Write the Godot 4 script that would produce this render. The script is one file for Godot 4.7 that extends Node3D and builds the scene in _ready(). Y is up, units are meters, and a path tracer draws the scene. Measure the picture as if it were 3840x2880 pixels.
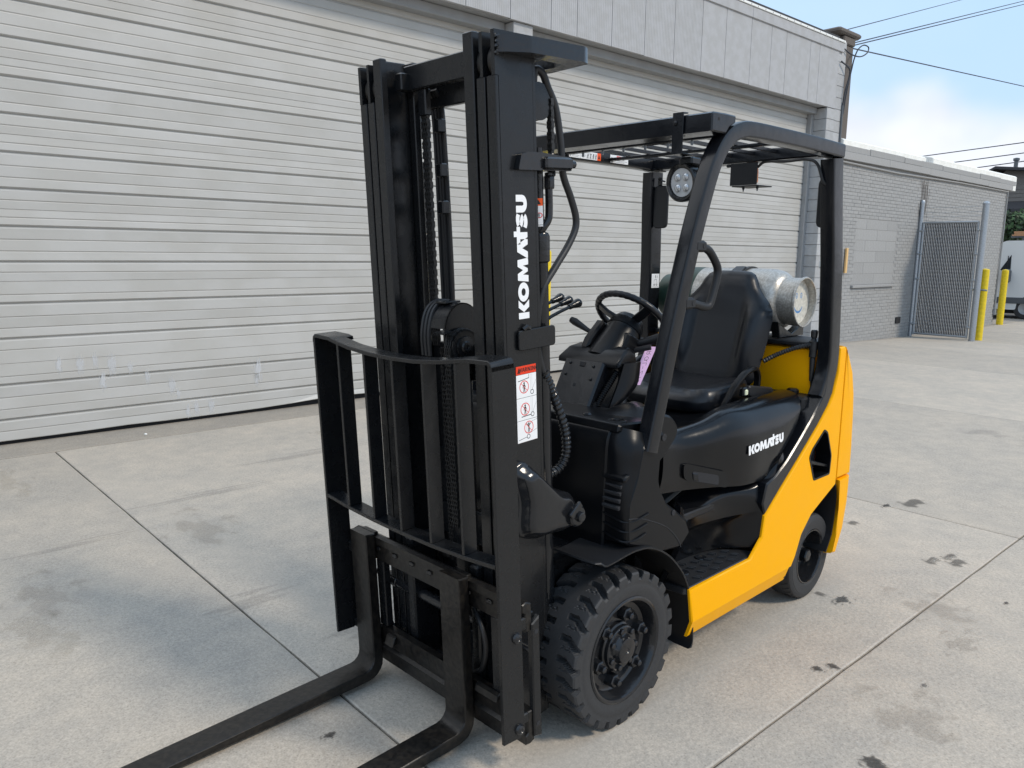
extends Node3D
# The forklift stands at the origin: +z is the way its forks point, +x its left side, y up.
# The warehouse and everything along it lie in a frame turned by BY about the y axis.

const BY := 0.041
const TILT := 0.0561
const PIV := Vector3(0, 0.27, 0.1)
var M := {}
var XT: Transform3D            # the tilted mast frame
var taken := {}
var bases := {}

# ------------------------------------------------------------------ mesh builder
class MB:
	var v := PackedVector3Array()
	var uv := PackedVector2Array()
	var st := 0
	func tri(a: Vector3, b: Vector3, c: Vector3, ua := Vector2.ZERO, ub := Vector2.ZERO, uc := Vector2.ZERO):
		v.append(a); v.append(b); v.append(c); uv.append(ua); uv.append(ub); uv.append(uc)
	func quad(a: Vector3, b: Vector3, c: Vector3, d: Vector3):
		tri(a, b, c); tri(a, c, d)
	func quad_uv(a: Vector3, b: Vector3, c: Vector3, d: Vector3):
		tri(a, b, c, Vector2(0, 1), Vector2(1, 1), Vector2(1, 0)); tri(a, c, d, Vector2(0, 1), Vector2(1, 0), Vector2(0, 0))
		st = v.size()
	func done():                       # closes a piece: turns it outside out
		var vol := 0.0
		var o := v[st] if st < v.size() else Vector3.ZERO
		for i in range(st, v.size(), 3):
			vol += (v[i] - o).dot((v[i + 1] - o).cross(v[i + 2] - o))
		if vol < 0.0:
			for i in range(st, v.size(), 3):
				var t := v[i + 1]; v[i + 1] = v[i + 2]; v[i + 2] = t
				var u := uv[i + 1]; uv[i + 1] = uv[i + 2]; uv[i + 2] = u
		st = v.size()
	func strip(r0: PackedVector3Array, r1: PackedVector3Array, closed := true):
		var n := r0.size()
		for i in (n if closed else n - 1):
			var j := (i + 1) % n
			quad(r0[i], r0[j], r1[j], r1[i])
	func cap(r: PackedVector3Array):
		var m := Vector3.ZERO
		for p in r: m += p
		m /= r.size()
		for i in r.size(): tri(m, r[i], r[(i + 1) % r.size()])
	func rings(rs: Array, caps := true):
		for i in rs.size() - 1: strip(rs[i], rs[i + 1])
		if caps:
			var a: PackedVector3Array = rs[0].duplicate(); a.reverse()
			cap(a); cap(rs[-1])
		done()
	func box(lo: Vector3, hi: Vector3, bev := 0.0):
		var c := (lo + hi) / 2; var h := ((hi - lo) / 2).abs()
		obox(c, h, Basis(), bev)
	func obox(c: Vector3, h: Vector3, b: Basis, bev := 0.0):
		bev = minf(bev, minf(h.x, minf(h.y, h.z)) * 0.9)
		var rs := []
		var lay := [[-h.y, bev], [-h.y + bev, 0.0], [h.y - bev, 0.0], [h.y, bev]] if bev > 0 else [[-h.y, 0.0], [h.y, 0.0]]
		for l in lay:
			var q := PackedVector3Array(); var x: float = h.x - l[1]; var z: float = h.z - l[1]
			if bev > 0:
				for p in [[x, -z + bev], [x, z - bev], [x - bev, z], [-x + bev, z], [-x, z - bev], [-x, -z + bev], [-x + bev, -z], [x - bev, -z]]:
					q.append(c + b * Vector3(p[0], l[0], p[1]))
			else:
				for p in [[x, -z], [x, z], [-x, z], [-x, -z]]: q.append(c + b * Vector3(p[0], l[0], p[1]))
			rs.append(q)
		rings(rs)
	static func place(p: Vector2, d: float, ax: String) -> Vector3:
		if ax == "x": return Vector3(d, p.y, p.x)     # outline drawn in (z, y)
		if ax == "y": return Vector3(p.x, d, p.y)     # outline drawn in (x, z)
		return Vector3(p.x, p.y, d)                   # outline drawn in (x, y)
	static func inset(p: PackedVector2Array, d: float) -> PackedVector2Array:
		var r := PackedVector2Array(); var n := p.size()
		var s := 1.0 if area(p) > 0 else -1.0
		for i in n:
			var a := (p[i] - p[(i + n - 1) % n]).normalized(); var b := (p[(i + 1) % n] - p[i]).normalized()
			var na := Vector2(-a.y, a.x) * s; var nb := Vector2(-b.y, b.x) * s
			var m := na + nb; var l := m.length_squared()
			r.append(p[i] + (m * (2.0 * d / l) if l > 0.4 else na * d))
		return r
	static func area(p: PackedVector2Array) -> float:
		var a := 0.0
		for i in p.size(): a += p[i].cross(p[(i + 1) % p.size()])
		return a / 2
	func prism(p: PackedVector2Array, ax: String, d0: float, d1: float, bev := 0.0, both := true, keep_y := -99.0):
		var q := inset(p, bev) if bev > 0 else p
		if bev > 0:
			for i in p.size():
				if absf(p[i].y - keep_y) < 0.0005: q[i] = Vector2(q[i].x, p[i].y)
			if Geometry2D.triangulate_polygon(q).is_empty():
				bev = 0.0; q = p
		var s := signf(d1 - d0)
		var lay := []
		if bev > 0:
			if both: lay = [[q, d0], [p, d0 + s * bev], [p, d1 - s * bev], [q, d1]]
			else: lay = [[p, d0], [p, d1 - s * bev], [q, d1]]
		else: lay = [[p, d0], [p, d1]]
		var rs := []
		for l in lay:
			var r := PackedVector3Array()
			for k in l[0]: r.append(place(k, l[1], ax))
			rs.append(r)
		for i in rs.size() - 1: strip(rs[i], rs[i + 1])
		var t := Geometry2D.triangulate_polygon(lay[-1][0])
		var t0 := Geometry2D.triangulate_polygon(lay[0][0])
		# caps wound to agree with the walls
		var up := area(p) > 0
		for i in range(0, t.size(), 3):
			var a: Vector3 = rs[-1][t[i]]; var b: Vector3 = rs[-1][t[i + 1]]; var c: Vector3 = rs[-1][t[i + 2]]
			var ccw: bool = (lay[-1][0][t[i + 1]] - lay[-1][0][t[i]]).cross(lay[-1][0][t[i + 2]] - lay[-1][0][t[i]]) > 0
			if ccw == up: tri(a, b, c)
			else: tri(a, c, b)
		for i in range(0, t0.size(), 3):
			var a: Vector3 = rs[0][t0[i]]; var b: Vector3 = rs[0][t0[i + 1]]; var c: Vector3 = rs[0][t0[i + 2]]
			var ccw: bool = (lay[0][0][t0[i + 1]] - lay[0][0][t0[i]]).cross(lay[0][0][t0[i + 2]] - lay[0][0][t0[i]]) > 0
			if ccw == up: tri(a, c, b)
			else: tri(a, b, c)
		done()
	static func frames(path: PackedVector3Array, closed := false) -> Array:
		var fr := []; var n := path.size()
		var up := Vector3.UP
		for i in n:
			var t: Vector3
			if closed: t = path[(i + 1) % n] - path[(i + n - 1) % n]
			else: t = path[mini(i + 1, n - 1)] - path[maxi(i - 1, 0)]
			t = t.normalized()
			if i == 0:
				if absf(t.dot(up)) > 0.9: up = Vector3.RIGHT
			var x := up.cross(t).normalized()
			up = t.cross(x).normalized()
			fr.append([x, up, t])
		return fr
	func tube(path: PackedVector3Array, r: float, sides := 10, closed := false, rad := PackedFloat32Array()):
		var fr := frames(path, closed); var rs := []
		for i in path.size():
			var q := PackedVector3Array(); var rr := r * (rad[i] if rad.size() else 1.0)
			for k in sides:
				var a := TAU * k / sides
				q.append(path[i] + fr[i][0] * cos(a) * rr + fr[i][1] * sin(a) * rr)
			rs.append(q)
		if closed:
			for i in rs.size(): strip(rs[i], rs[(i + 1) % rs.size()])
			done()
		else: rings(rs)
	# rectangular section w (along side) by h, swept on a path; side is a fixed direction
	func beam(path: PackedVector3Array, side: Vector3, w: float, h: float, rc := 0.008):
		var rs := []; var n := path.size()
		for i in n:
			var t0 := (path[i] - path[maxi(i - 1, 0)]).normalized(); var t1 := (path[mini(i + 1, n - 1)] - path[i]).normalized()
			var t := (t0 + t1).normalized()
			var u := t.cross(side).normalized()
			var k := 1.0
			if i > 0 and i < n - 1: k = 1.0 / maxf(0.5, sqrt((1.0 + t0.dot(t1)) / 2))
			var q := PackedVector3Array()
			var a := w / 2; var b := h / 2 * k
			for p in [[a, -b + rc], [a, b - rc], [a - rc * 0.3, b - rc * 0.3], [a - rc, b], [-a + rc, b], [-a + rc * 0.3, b - rc * 0.3], [-a, b - rc], [-a, -b + rc], [-a + rc * 0.3, -b + rc * 0.3], [-a + rc, -b], [a - rc, -b], [a - rc * 0.3, -b + rc * 0.3]]:
				q.append(path[i] + side * p[0] + u * p[1])
			rs.append(q)
		rings(rs)
	func warp(f: Callable):
		for i in v.size(): v[i] = f.call(v[i])
	# prof: (radius, distance along axis); a hollow one closes on itself instead of being capped
	func lathe(prof: PackedVector2Array, c: Vector3, axis: Vector3, seg := 48, hollow := false):
		var x := axis.cross(Vector3.UP if absf(axis.y) < 0.9 else Vector3.RIGHT).normalized(); var y := axis.cross(x)
		var rs := []
		for p in prof:
			var q := PackedVector3Array()
			for k in seg:
				var a := TAU * k / seg
				q.append(c + axis * p.y + (x * cos(a) + y * sin(a)) * maxf(p.x, 0.0005))
			rs.append(q)
		if hollow:
			for i in rs.size(): strip(rs[i], rs[(i + 1) % rs.size()])
			done()
		else: rings(rs)
	# closed thick sheet through rows of points
	func sheet(rows: Array, thick: float, sub := 4, flip := false):
		var g := []
		var fine := []
		for r in rows: fine.append(MB.smooth(r, sub))
		var m: int = fine[0].size()
		var cols := []
		for j in m:
			var c := PackedVector3Array()
			for r in fine: c.append(r[j])
			cols.append(MB.smooth(c, sub))
		var n: int = cols[0].size()
		for i in n:
			var r := PackedVector3Array()
			for j in m: r.append(cols[j][i])
			g.append(r)
		var bk := []
		for i in n:
			var r := PackedVector3Array()
			for j in m:
				var du: Vector3 = g[i][mini(j + 1, m - 1)] - g[i][maxi(j - 1, 0)]
				var dv: Vector3 = g[mini(i + 1, n - 1)][j] - g[maxi(i - 1, 0)][j]
				var nn := du.cross(dv).normalized() * (-1.0 if flip else 1.0)
				r.append(g[i][j] - nn * thick)
			bk.append(r)
		for i in n - 1:
			strip(g[i], g[i + 1], false)
			var a: PackedVector3Array = bk[i + 1]; strip(a, bk[i], false)
		strip(bk[0], g[0], false); strip(g[n - 1], bk[n - 1], false)
		for i in n - 1:
			quad(g[i][0], g[i + 1][0], bk[i + 1][0], bk[i][0])
			quad(g[i + 1][m - 1], g[i][m - 1], bk[i][m - 1], bk[i + 1][m - 1])
		done()
	static func smooth(p: PackedVector3Array, sub: int, closed := false) -> PackedVector3Array:
		if sub <= 1: return p
		var r := PackedVector3Array(); var n := p.size()
		for i in (n if closed else n - 1):
			var a := p[(i + n - 1) % n] if closed or i > 0 else p[0] * 2 - p[1]
			var b := p[i]; var c := p[(i + 1) % n]
			var d := p[(i + 2) % n] if closed or i < n - 2 else p[n - 1] * 2 - p[n - 2]
			for k in sub: r.append(b.cubic_interpolate(c, a, d, float(k) / sub))
		if not closed: r.append(p[n - 1])
		return r
	func mesh(crease := 38.0) -> ArrayMesh:
		var n := v.size() / 3
		var fn := PackedVector3Array(); fn.resize(n)
		var fh := PackedVector3Array(); fh.resize(n)
		var at := {}
		var ids := PackedInt32Array(); ids.resize(v.size())
		var lists := []
		for f in n:
			fn[f] = (v[f * 3 + 1] - v[f * 3]).cross(v[f * 3 + 2] - v[f * 3]); fh[f] = fn[f].normalized()
			for k in 3:
				var key := Vector3i((v[f * 3 + k] * 20000.0).round())
				var id: int = at.get(key, -1)
				if id < 0:
					id = lists.size(); at[key] = id; lists.append(PackedInt32Array())
				ids[f * 3 + k] = id
				lists[id].append(f)
		var cc := cos(deg_to_rad(crease))
		var V := PackedVector3Array(); var N := PackedVector3Array(); var U := PackedVector2Array()
		V.resize(v.size()); N.resize(v.size()); U.resize(v.size())
		for f in n:
			for k in 3:
				var i := f * 3 + k; var s := Vector3.ZERO
				for g in lists[ids[i]]:
					if fh[f].dot(fh[g]) > cc: s += fn[g]
				var o: int = f * 3 + [0, 2, 1][k]
				V[o] = v[i]; U[o] = uv[i]; N[o] = s.normalized() if s.length_squared() > 0 else Vector3.UP
		var arr := []; arr.resize(Mesh.ARRAY_MAX)
		arr[Mesh.ARRAY_VERTEX] = V; arr[Mesh.ARRAY_NORMAL] = N; arr[Mesh.ARRAY_TEX_UV] = U
		var am := ArrayMesh.new(); am.add_surface_from_arrays(Mesh.PRIMITIVE_TRIANGLES, arr)
		return am

# ------------------------------------------------------------------ scene helpers
func numbered(n: String) -> String:
	if not taken.has(n):
		taken[n] = 0; return n
	taken[n] += 1
	return "%s_%03d" % [n, taken[n]]
func tag(o: Node3D, label: String, category := "", group := "", kind := ""):
	if label: o.set_meta("label", label)
	if category: o.set_meta("category", category)
	if group: o.set_meta("group", group)
	if kind: o.set_meta("kind", kind)
func thing(n: String, label: String, category: String, at := Vector3.ZERO, group := "") -> Node3D:
	var o := Node3D.new(); o.name = numbered(n); add_child(o); o.position = at
	tag(o, label, category, group); return o
func bt(p: Vector3) -> Vector3: return Basis(Vector3.UP, -BY) * p
# a thing in the warehouse frame; its parts are drawn in that frame's own coordinates
func thing_b(n: String, label: String, category: String, at: Vector3, group := "") -> Node3D:
	var o := thing(n, label, category, bt(at), group); o.rotation.y = -BY; bases[o] = at; return o
func part(n: String, b: MB, m: Material, parent: Node3D, crease := 38.0) -> MeshInstance3D:
	return part_mesh(n, b.mesh(crease), m, parent)
func part_mesh(n: String, am: Mesh, m: Material, parent: Node3D) -> MeshInstance3D:
	var o := MeshInstance3D.new(); o.mesh = am; o.material_override = m
	var k := 0; var nm := n
	while parent.has_node(nm):
		k += 1; nm = "%s_%03d" % [n, k]
	o.name = nm; parent.add_child(o, true)
	if bases.has(parent): o.position = -bases[parent]
	return o
func group_node(n: String, parent: Node3D) -> Node3D:
	var o := Node3D.new(); var k := 0; var nm := n
	while parent.has_node(nm):
		k += 1; nm = "%s_%03d" % [n, k]
	o.name = nm; parent.add_child(o, true); return o
func P2(a: Array) -> PackedVector2Array:
	var r := PackedVector2Array()
	for i in range(0, a.size(), 2): r.append(Vector2(a[i], a[i + 1]))
	return r
func P3(a: Array) -> PackedVector3Array:
	var r := PackedVector3Array()
	for i in range(0, a.size(), 3): r.append(Vector3(a[i], a[i + 1], a[i + 2]))
	return r
func rnd(p: PackedVector2Array, rad: float, n := 4) -> PackedVector2Array:      # rounds a polygon's corners
	var r := PackedVector2Array(); var c := p.size()
	for i in c:
		var a := p[(i + c - 1) % c]; var b := p[i]; var d := p[(i + 1) % c]
		var l := minf(rad, minf(a.distance_to(b), b.distance_to(d)) * 0.45)
		var s := b + (a - b).normalized() * l; var e := b + (d - b).normalized() * l
		for k in n + 1:
			var t := float(k) / n
			r.append(s.lerp(b, t).lerp(b.lerp(e, t), t))
	return r
func rrect(x0: float, y0: float, x1: float, y1: float, r: float, n := 4) -> PackedVector2Array:
	return rnd(P2([x0, y0, x1, y0, x1, y1, x0, y1]), r, n)
func lin(r: float, g: float, b: float) -> Color: return Color(r, g, b).linear_to_srgb()

# ------------------------------------------------------------------ textures
func noise_img(size: int, sd: int, freq: float, oct := 4, cell := false) -> Image:
	var f := FastNoiseLite.new(); f.seed = sd; f.frequency = freq; f.fractal_octaves = oct
	f.noise_type = FastNoiseLite.TYPE_CELLULAR if cell else FastNoiseLite.TYPE_SIMPLEX_SMOOTH
	return f.get_seamless_image(size, size)
func tex(img: Image) -> ImageTexture:
	img.generate_mipmaps(); return ImageTexture.create_from_image(img)
func bump(size: int, sd: int, freq: float, strength: float, oct := 4) -> ImageTexture:
	var i := noise_img(size, sd, freq, oct); i.convert(Image.FORMAT_RGBA8); i.bump_map_to_normal_map(strength); return tex(i)
func ramp_tex(size: int, sd: int, freq: float, oct: int, a: Color, b: Color) -> ImageTexture:
	var s := noise_img(size, sd, freq, oct); var r := Image.create(size, size, false, Image.FORMAT_RGB8)
	for y in size:
		for x in size:
			r.set_pixel(x, y, a.lerp(b, smoothstep(0.2, 0.8, s.get_pixel(x, y).r)))
	return tex(r)
func mat(n: String, c: Color, rough: float, metal := 0.0) -> StandardMaterial3D:
	var m := StandardMaterial3D.new(); m.albedo_color = c; m.roughness = rough; m.metallic = metal; m.resource_name = n; M[n] = m; return m
func grain(m: StandardMaterial3D, nrm: Texture2D, scale: float, k: float, alb: Texture2D = null, rgh: Texture2D = null):
	m.uv1_triplanar = true; m.uv1_scale = Vector3.ONE * scale
	if nrm: m.normal_enabled = true; m.normal_texture = nrm; m.normal_scale = k
	if alb: m.albedo_texture = alb
	if rgh: m.roughness_texture = rgh; m.roughness_texture_channel = BaseMaterial3D.TEXTURE_CHANNEL_RED

func _ready():
	# ---- camera, sky, sun, exposure
	var cam := Camera3D.new(); cam.name = "camera"; add_child(cam)
	cam.position = Vector3(1.9562, 1.5997, 1.9896); cam.rotation = Vector3(-0.1669, 0.8003, 0.0109)
	cam.fov = 52.87; cam.far = 600.0; cam.near = 0.05; cam.current = true
	var we := WorldEnvironment.new(); we.name = "world_environment"; var env := Environment.new(); we.environment = env; add_child(we)
	env.background_mode = Environment.BG_SKY; env.tonemap_mode = Environment.TONE_MAPPER_LINEAR; env.tonemap_exposure = 1.45; env.background_energy_multiplier = 0.9
	var sky := Sky.new(); var pan := PanoramaSkyMaterial.new(); pan.panorama = sky_picture(); sky.sky_material = pan; env.sky = sky
	env.sdfgi_enabled = true; env.ssao_enabled = true; env.ssil_enabled = true
	var sun := DirectionalLight3D.new(); sun.name = "sun"; sun.light_energy = 0.5; sun.light_angular_distance = 10.0
	sun.light_color = Color(1.0, 0.95, 0.88); sun.shadow_enabled = true; add_child(sun)
	sun.look_at_from_position(Vector3(6.4, 6.6, -2.4), Vector3.ZERO)
	materials()
	setting()
	forklift()
	extras()

func sky_picture() -> ImageTexture:
	var w := 1024; var h := 512
	var f := FastNoiseLite.new(); f.seed = 7; f.frequency = 1.6; f.fractal_octaves = 5; f.noise_type = FastNoiseLite.TYPE_SIMPLEX_SMOOTH
	var g := FastNoiseLite.new(); g.seed = 21; g.frequency = 5.0; g.fractal_octaves = 5; g.noise_type = FastNoiseLite.TYPE_SIMPLEX_SMOOTH
	var im := Image.create(w, h, false, Image.FORMAT_RGBF)
	var sd := Vector3(6.4, 6.6, -2.4).normalized()
	for y in h:
		var el := PI / 2 - PI * (y + 0.5) / h
		for x in w:
			var az := TAU * (x + 0.5) / w - PI
			var d := Vector3(sin(az) * cos(el), sin(el), -cos(az) * cos(el))
			var e := maxf(el, 0.0)
			var k := pow(clampf(sin(e), 0.0, 1.0), 0.55)
			var c := Vector3(0.52, 0.66, 0.83).lerp(Vector3(0.33, 0.56, 0.86), k)
			var s := maxf(0.0, d.dot(sd))
			c = c.lerp(Vector3(1.7, 1.62, 1.52), 0.7 * pow(s, 3.0))
			# thin veil and low cumulus banks
			var veil := clampf(0.3 + 0.9 * f.get_noise_3d(d.x, d.y * 2.0, d.z), 0.0, 1.0)
			c = c.lerp(Vector3(0.64, 0.72, 0.85), 0.40 * veil)
			var top := 0.155 + 0.09 * f.get_noise_3d(d.x * 1.5 + 4.0, 0.0, d.z * 1.5) + 0.05 * g.get_noise_3d(d.x, d.y * 1.5, d.z)
			var cl := smoothstep(0.02, -0.03, el - top) * 0.9
			c = c.lerp(Vector3(0.76, 0.78, 0.84) * (0.97 + 0.16 * g.get_noise_3d(d.x * 2.0, d.y * 3.0, d.z * 2.0)), cl)
			if el < 0.0: c = Vector3(0.42, 0.40, 0.37)
			im.set_pixel(x, y, Color(c.x, c.y, c.z))
	return ImageTexture.create_from_image(im)

func materials():
	var fine := bump(512, 3, 0.03, 3.0, 4)
	var dents := bump(512, 5, 0.012, 5.0, 5)
	var smear := ramp_tex(256, 9, 0.02, 4, Color(0.75, 0.75, 0.75), Color(1, 1, 1))
	var mottled := ramp_tex(512, 14, 0.012, 5, Color(0.92, 0.92, 0.92), Color(1, 1, 1))
	var scraped := ramp_tex(512, 17, 0.02, 5, Color(1, 0.97, 0.93), Color(0.62, 0.63, 0.66))
	grain(mat("black_paint", lin(0.0085, 0.009, 0.010), 0.31), dents, 2.0, 0.10, null, smear)
	grain(mat("gloss_paint", lin(0.012, 0.0125, 0.014), 0.2), dents, 5.0, 0.3, null, smear)
	grain(mat("guard_paint", lin(0.007, 0.0078, 0.010), 0.25), dents, 2.0, 0.12, null, smear)
	grain(mat("worn_steel", lin(0.016, 0.0145, 0.013), 0.40), dents, 4.0, 0.25, scraped, smear)
	grain(mat("plastic", lin(0.0048, 0.0053, 0.0065), 0.28), fine, 6.0, 0.02)
	grain(mat("hood_plastic", lin(0.004, 0.0044, 0.0055), 0.22), fine, 3.0, 0.06, null, smear)
	grain(mat("matte_plastic", lin(0.009, 0.0095, 0.011), 0.5), fine, 8.0, 0.2)
	grain(mat("vinyl", lin(0.0065, 0.0075, 0.010), 0.38), fine, 9.0, 0.18, null, smear)
	grain(mat("rubber", lin(0.030, 0.0305, 0.032), 0.62), fine, 10.0, 0.35, mottled)
	grain(mat("hose_rubber", lin(0.014, 0.014, 0.015), 0.45), fine, 12.0, 0.15)
	grain(mat("chain_steel", lin(0.025, 0.024, 0.023), 0.45, 0.3), fine, 20.0, 0.3)
	grain(mat("yellow_paint", lin(0.95, 0.43, 0.002), 0.40), fine, 1.5, 0.03, null, smear)
	M.yellow_paint.metallic_specular = 0.2
	for k in ["black_paint", "guard_paint", "worn_steel", "plastic", "matte_plastic", "vinyl"]: M[k].metallic_specular = 0.45
	M.hood_plastic.metallic_specular = 0.4; M.plastic.metallic_specular = 0.33
	grain(mat("bollard_paint", lin(0.86, 0.62, 0.01), 0.45), fine, 2.0, 0.2, mottled)
	mat("white_print", lin(0.85, 0.85, 0.85), 0.4)
	mat("black_print", lin(0.01, 0.01, 0.01), 0.5)
	grain(mat("galvanised", lin(0.42, 0.45, 0.48), 0.42, 0.75), fine, 4.0, 0.1, mottled)
	grain(mat("aluminium", lin(0.55, 0.54, 0.51), 0.42, 0.55), bump(512, 31, 0.03, 6.0, 5), 6.0, 0.25, ramp_tex(256, 33, 0.05, 5, Color(0.82, 0.81, 0.79), Color(1, 1, 1)), smear)
	grain(mat("green_paint", lin(0.02, 0.05, 0.035), 0.4), fine, 3.0, 0.1)
	mat("lens", lin(0.60, 0.62, 0.64), 0.06, 0.55)
	mat("reflector", lin(0.55, 0.56, 0.57), 0.35, 0.2)
	mat("wire_grey", lin(0.42, 0.43, 0.44), 0.5)
	mat("brass", lin(0.55, 0.36, 0.09), 0.35, 0.9)
	mat("orange_plastic", lin(0.8, 0.22, 0.02), 0.4)
	mat("belt_tongue", lin(0.75, 0.78, 0.55), 0.4)
	var wall_t := ramp_tex(512, 41, 0.008, 5, Color(0.965, 0.963, 0.955), Color(1, 1, 1))
	for i in 3:
		grain(mat("door_paint_%d" % i, lin(0.46, 0.452, 0.43) * [1.0, 0.98, 1.015][i], 0.5), fine, 0.8, 0.05, wall_t)
		M["door_paint_%d" % i].uv1_offset = Vector3(0.37 * i, 0.21 * i, 0.53 * i); M["door_paint_%d" % i].uv1_world_triplanar = true; M["door_paint_%d" % i].uv1_scale = Vector3.ONE * 0.3
		grain(mat("brick_paint_%d" % i, lin(0.345, 0.342, 0.335) * [1.0, 0.98, 1.015][i], 0.8), fine, 4.0, 0.5, wall_t)
		grain(mat("block_paint_%d" % i, lin(0.43, 0.435, 0.44) * [1.0, 0.97, 1.03][i], 0.7), bump(512, 44, 0.06, 6.0, 4), 2.0, 0.5, wall_t)
	grain(mat("mortar_paint", lin(0.305, 0.302, 0.296), 0.85), fine, 5.0, 0.4, wall_t)
	grain(mat("fascia_paint", lin(0.41, 0.41, 0.415), 0.6), fine, 1.0, 0.06, wall_t)
	grain(mat("soffit_paint", lin(0.30, 0.305, 0.31), 0.7), fine, 1.0, 0.06, wall_t)
	mat("gap_dark", lin(0.02, 0.02, 0.022), 0.9)
	grain(mat("white_metal", lin(0.82, 0.82, 0.78), 0.4), fine, 1.0, 0.05)
	grain(mat("roof_membrane", lin(0.88, 0.87, 0.82), 0.7), fine, 1.0, 0.1, wall_t)
	grain(mat("stone", lin(0.13, 0.11, 0.095), 0.85), fine, 6.0, 0.6, mottled)
	mat("cable", lin(0.03, 0.035, 0.045), 0.6)
	grain(mat("pedal_rubber", lin(0.06, 0.06, 0.058), 0.6), fine, 8.0, 0.2)
	grain(mat("step_plastic", lin(0.022, 0.0225, 0.024), 0.35), fine, 8.0, 0.1)
	mat("pale_wood", lin(0.72, 0.46, 0.20), 0.7)
	mat("slat_dark", lin(0.02, 0.021, 0.025), 0.5)
	grain(mat("van_white", lin(0.80, 0.80, 0.78), 0.25), fine, 1.0, 0.02)
	mat("van_trim", lin(0.10, 0.11, 0.12), 0.5)
	mat("glass_dark", lin(0.02, 0.025, 0.03), 0.06)
	grain(mat("siding", lin(0.16, 0.15, 0.14), 0.8), fine, 2.0, 0.2, mottled)
	grain(mat("roof_shingle", lin(0.05, 0.05, 0.055), 0.9), fine, 3.0, 0.8, mottled)
	grain(mat("lumber", lin(0.55, 0.30, 0.16), 0.8), fine, 3.0, 0.4, mottled)
	grain(mat("bark", lin(0.08, 0.06, 0.045), 0.9), fine, 5.0, 0.8)
	for i in 3: mat("leaf_%d" % i, lin(0.03, 0.06, 0.022) * [0.7, 1.0, 1.35][i], 0.7)
	# poured concrete: broad tan and grey clouds, tyre smears, pits, fine sand
	var n := 1536
	var a := noise_img(n, 51, 0.0035, 4).get_data(); var b := noise_img(n, 52, 0.016, 5).get_data(); var c := noise_img(n, 53, 0.11, 3).get_data(); var d := noise_img(n, 54, 0.30, 2).get_data()
	var px := PackedByteArray(); px.resize(n * n * 3); var rg := PackedByteArray(); rg.resize(n * n)
	for i in n * n:
		var t := (a[i] - 128) / 128.0; var u := (b[i] - 128) / 128.0; var s := (c[i] - 128) / 128.0; var q := (d[i] - 128) / 128.0
		var l := 1.0 + 0.03 * t + 0.035 * u + 0.07 * s + 0.11 * q
		if q < -0.66 and s < 0.0: l *= 0.86
		var warm := 0.7 + 0.22 * t + 0.15 * u
		px[i * 3] = int(clampf(l * (181 + 7 * warm), 0, 255)); px[i * 3 + 1] = int(clampf(l * (175 + 2 * warm), 0, 255)); px[i * 3 + 2] = int(clampf(l * (166 - 4 * warm), 0, 255))
		rg[i] = int(clampf(200 + 40 * u, 0, 255))
	var ct := tex(Image.create_from_data(n, n, false, Image.FORMAT_RGB8, px))
	var cb := bump(1024, 55, 0.12, 3.0, 4)
	for i in 5:
		var m := mat("concrete_%d" % i if i < 4 else "concrete_apron", Color.WHITE * [0.94, 0.955, 0.93, 0.92, 0.84][i], 0.93)
		grain(m, cb, 0.2, 0.18, ct); m.uv1_world_triplanar = true; m.uv1_scale = Vector3.ONE * 0.26
		m.uv1_offset = Vector3(0.31 * i + 0.12, 0, 0.47 * i)
	grain(mat("joint_dirt", lin(0.075, 0.068, 0.058), 0.95), fine, 2.0, 0.5)

func ground_y(z: float) -> float:      # the yard falls a little towards the brick building
	if z > -10.5: return 0.0
	if z > -16.5: return -0.14 * smoothstep(-10.5, -16.5, z)
	return -0.14 - 0.03 * clampf((-16.5 - z) / 6.0, 0.0, 1.0)

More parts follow.
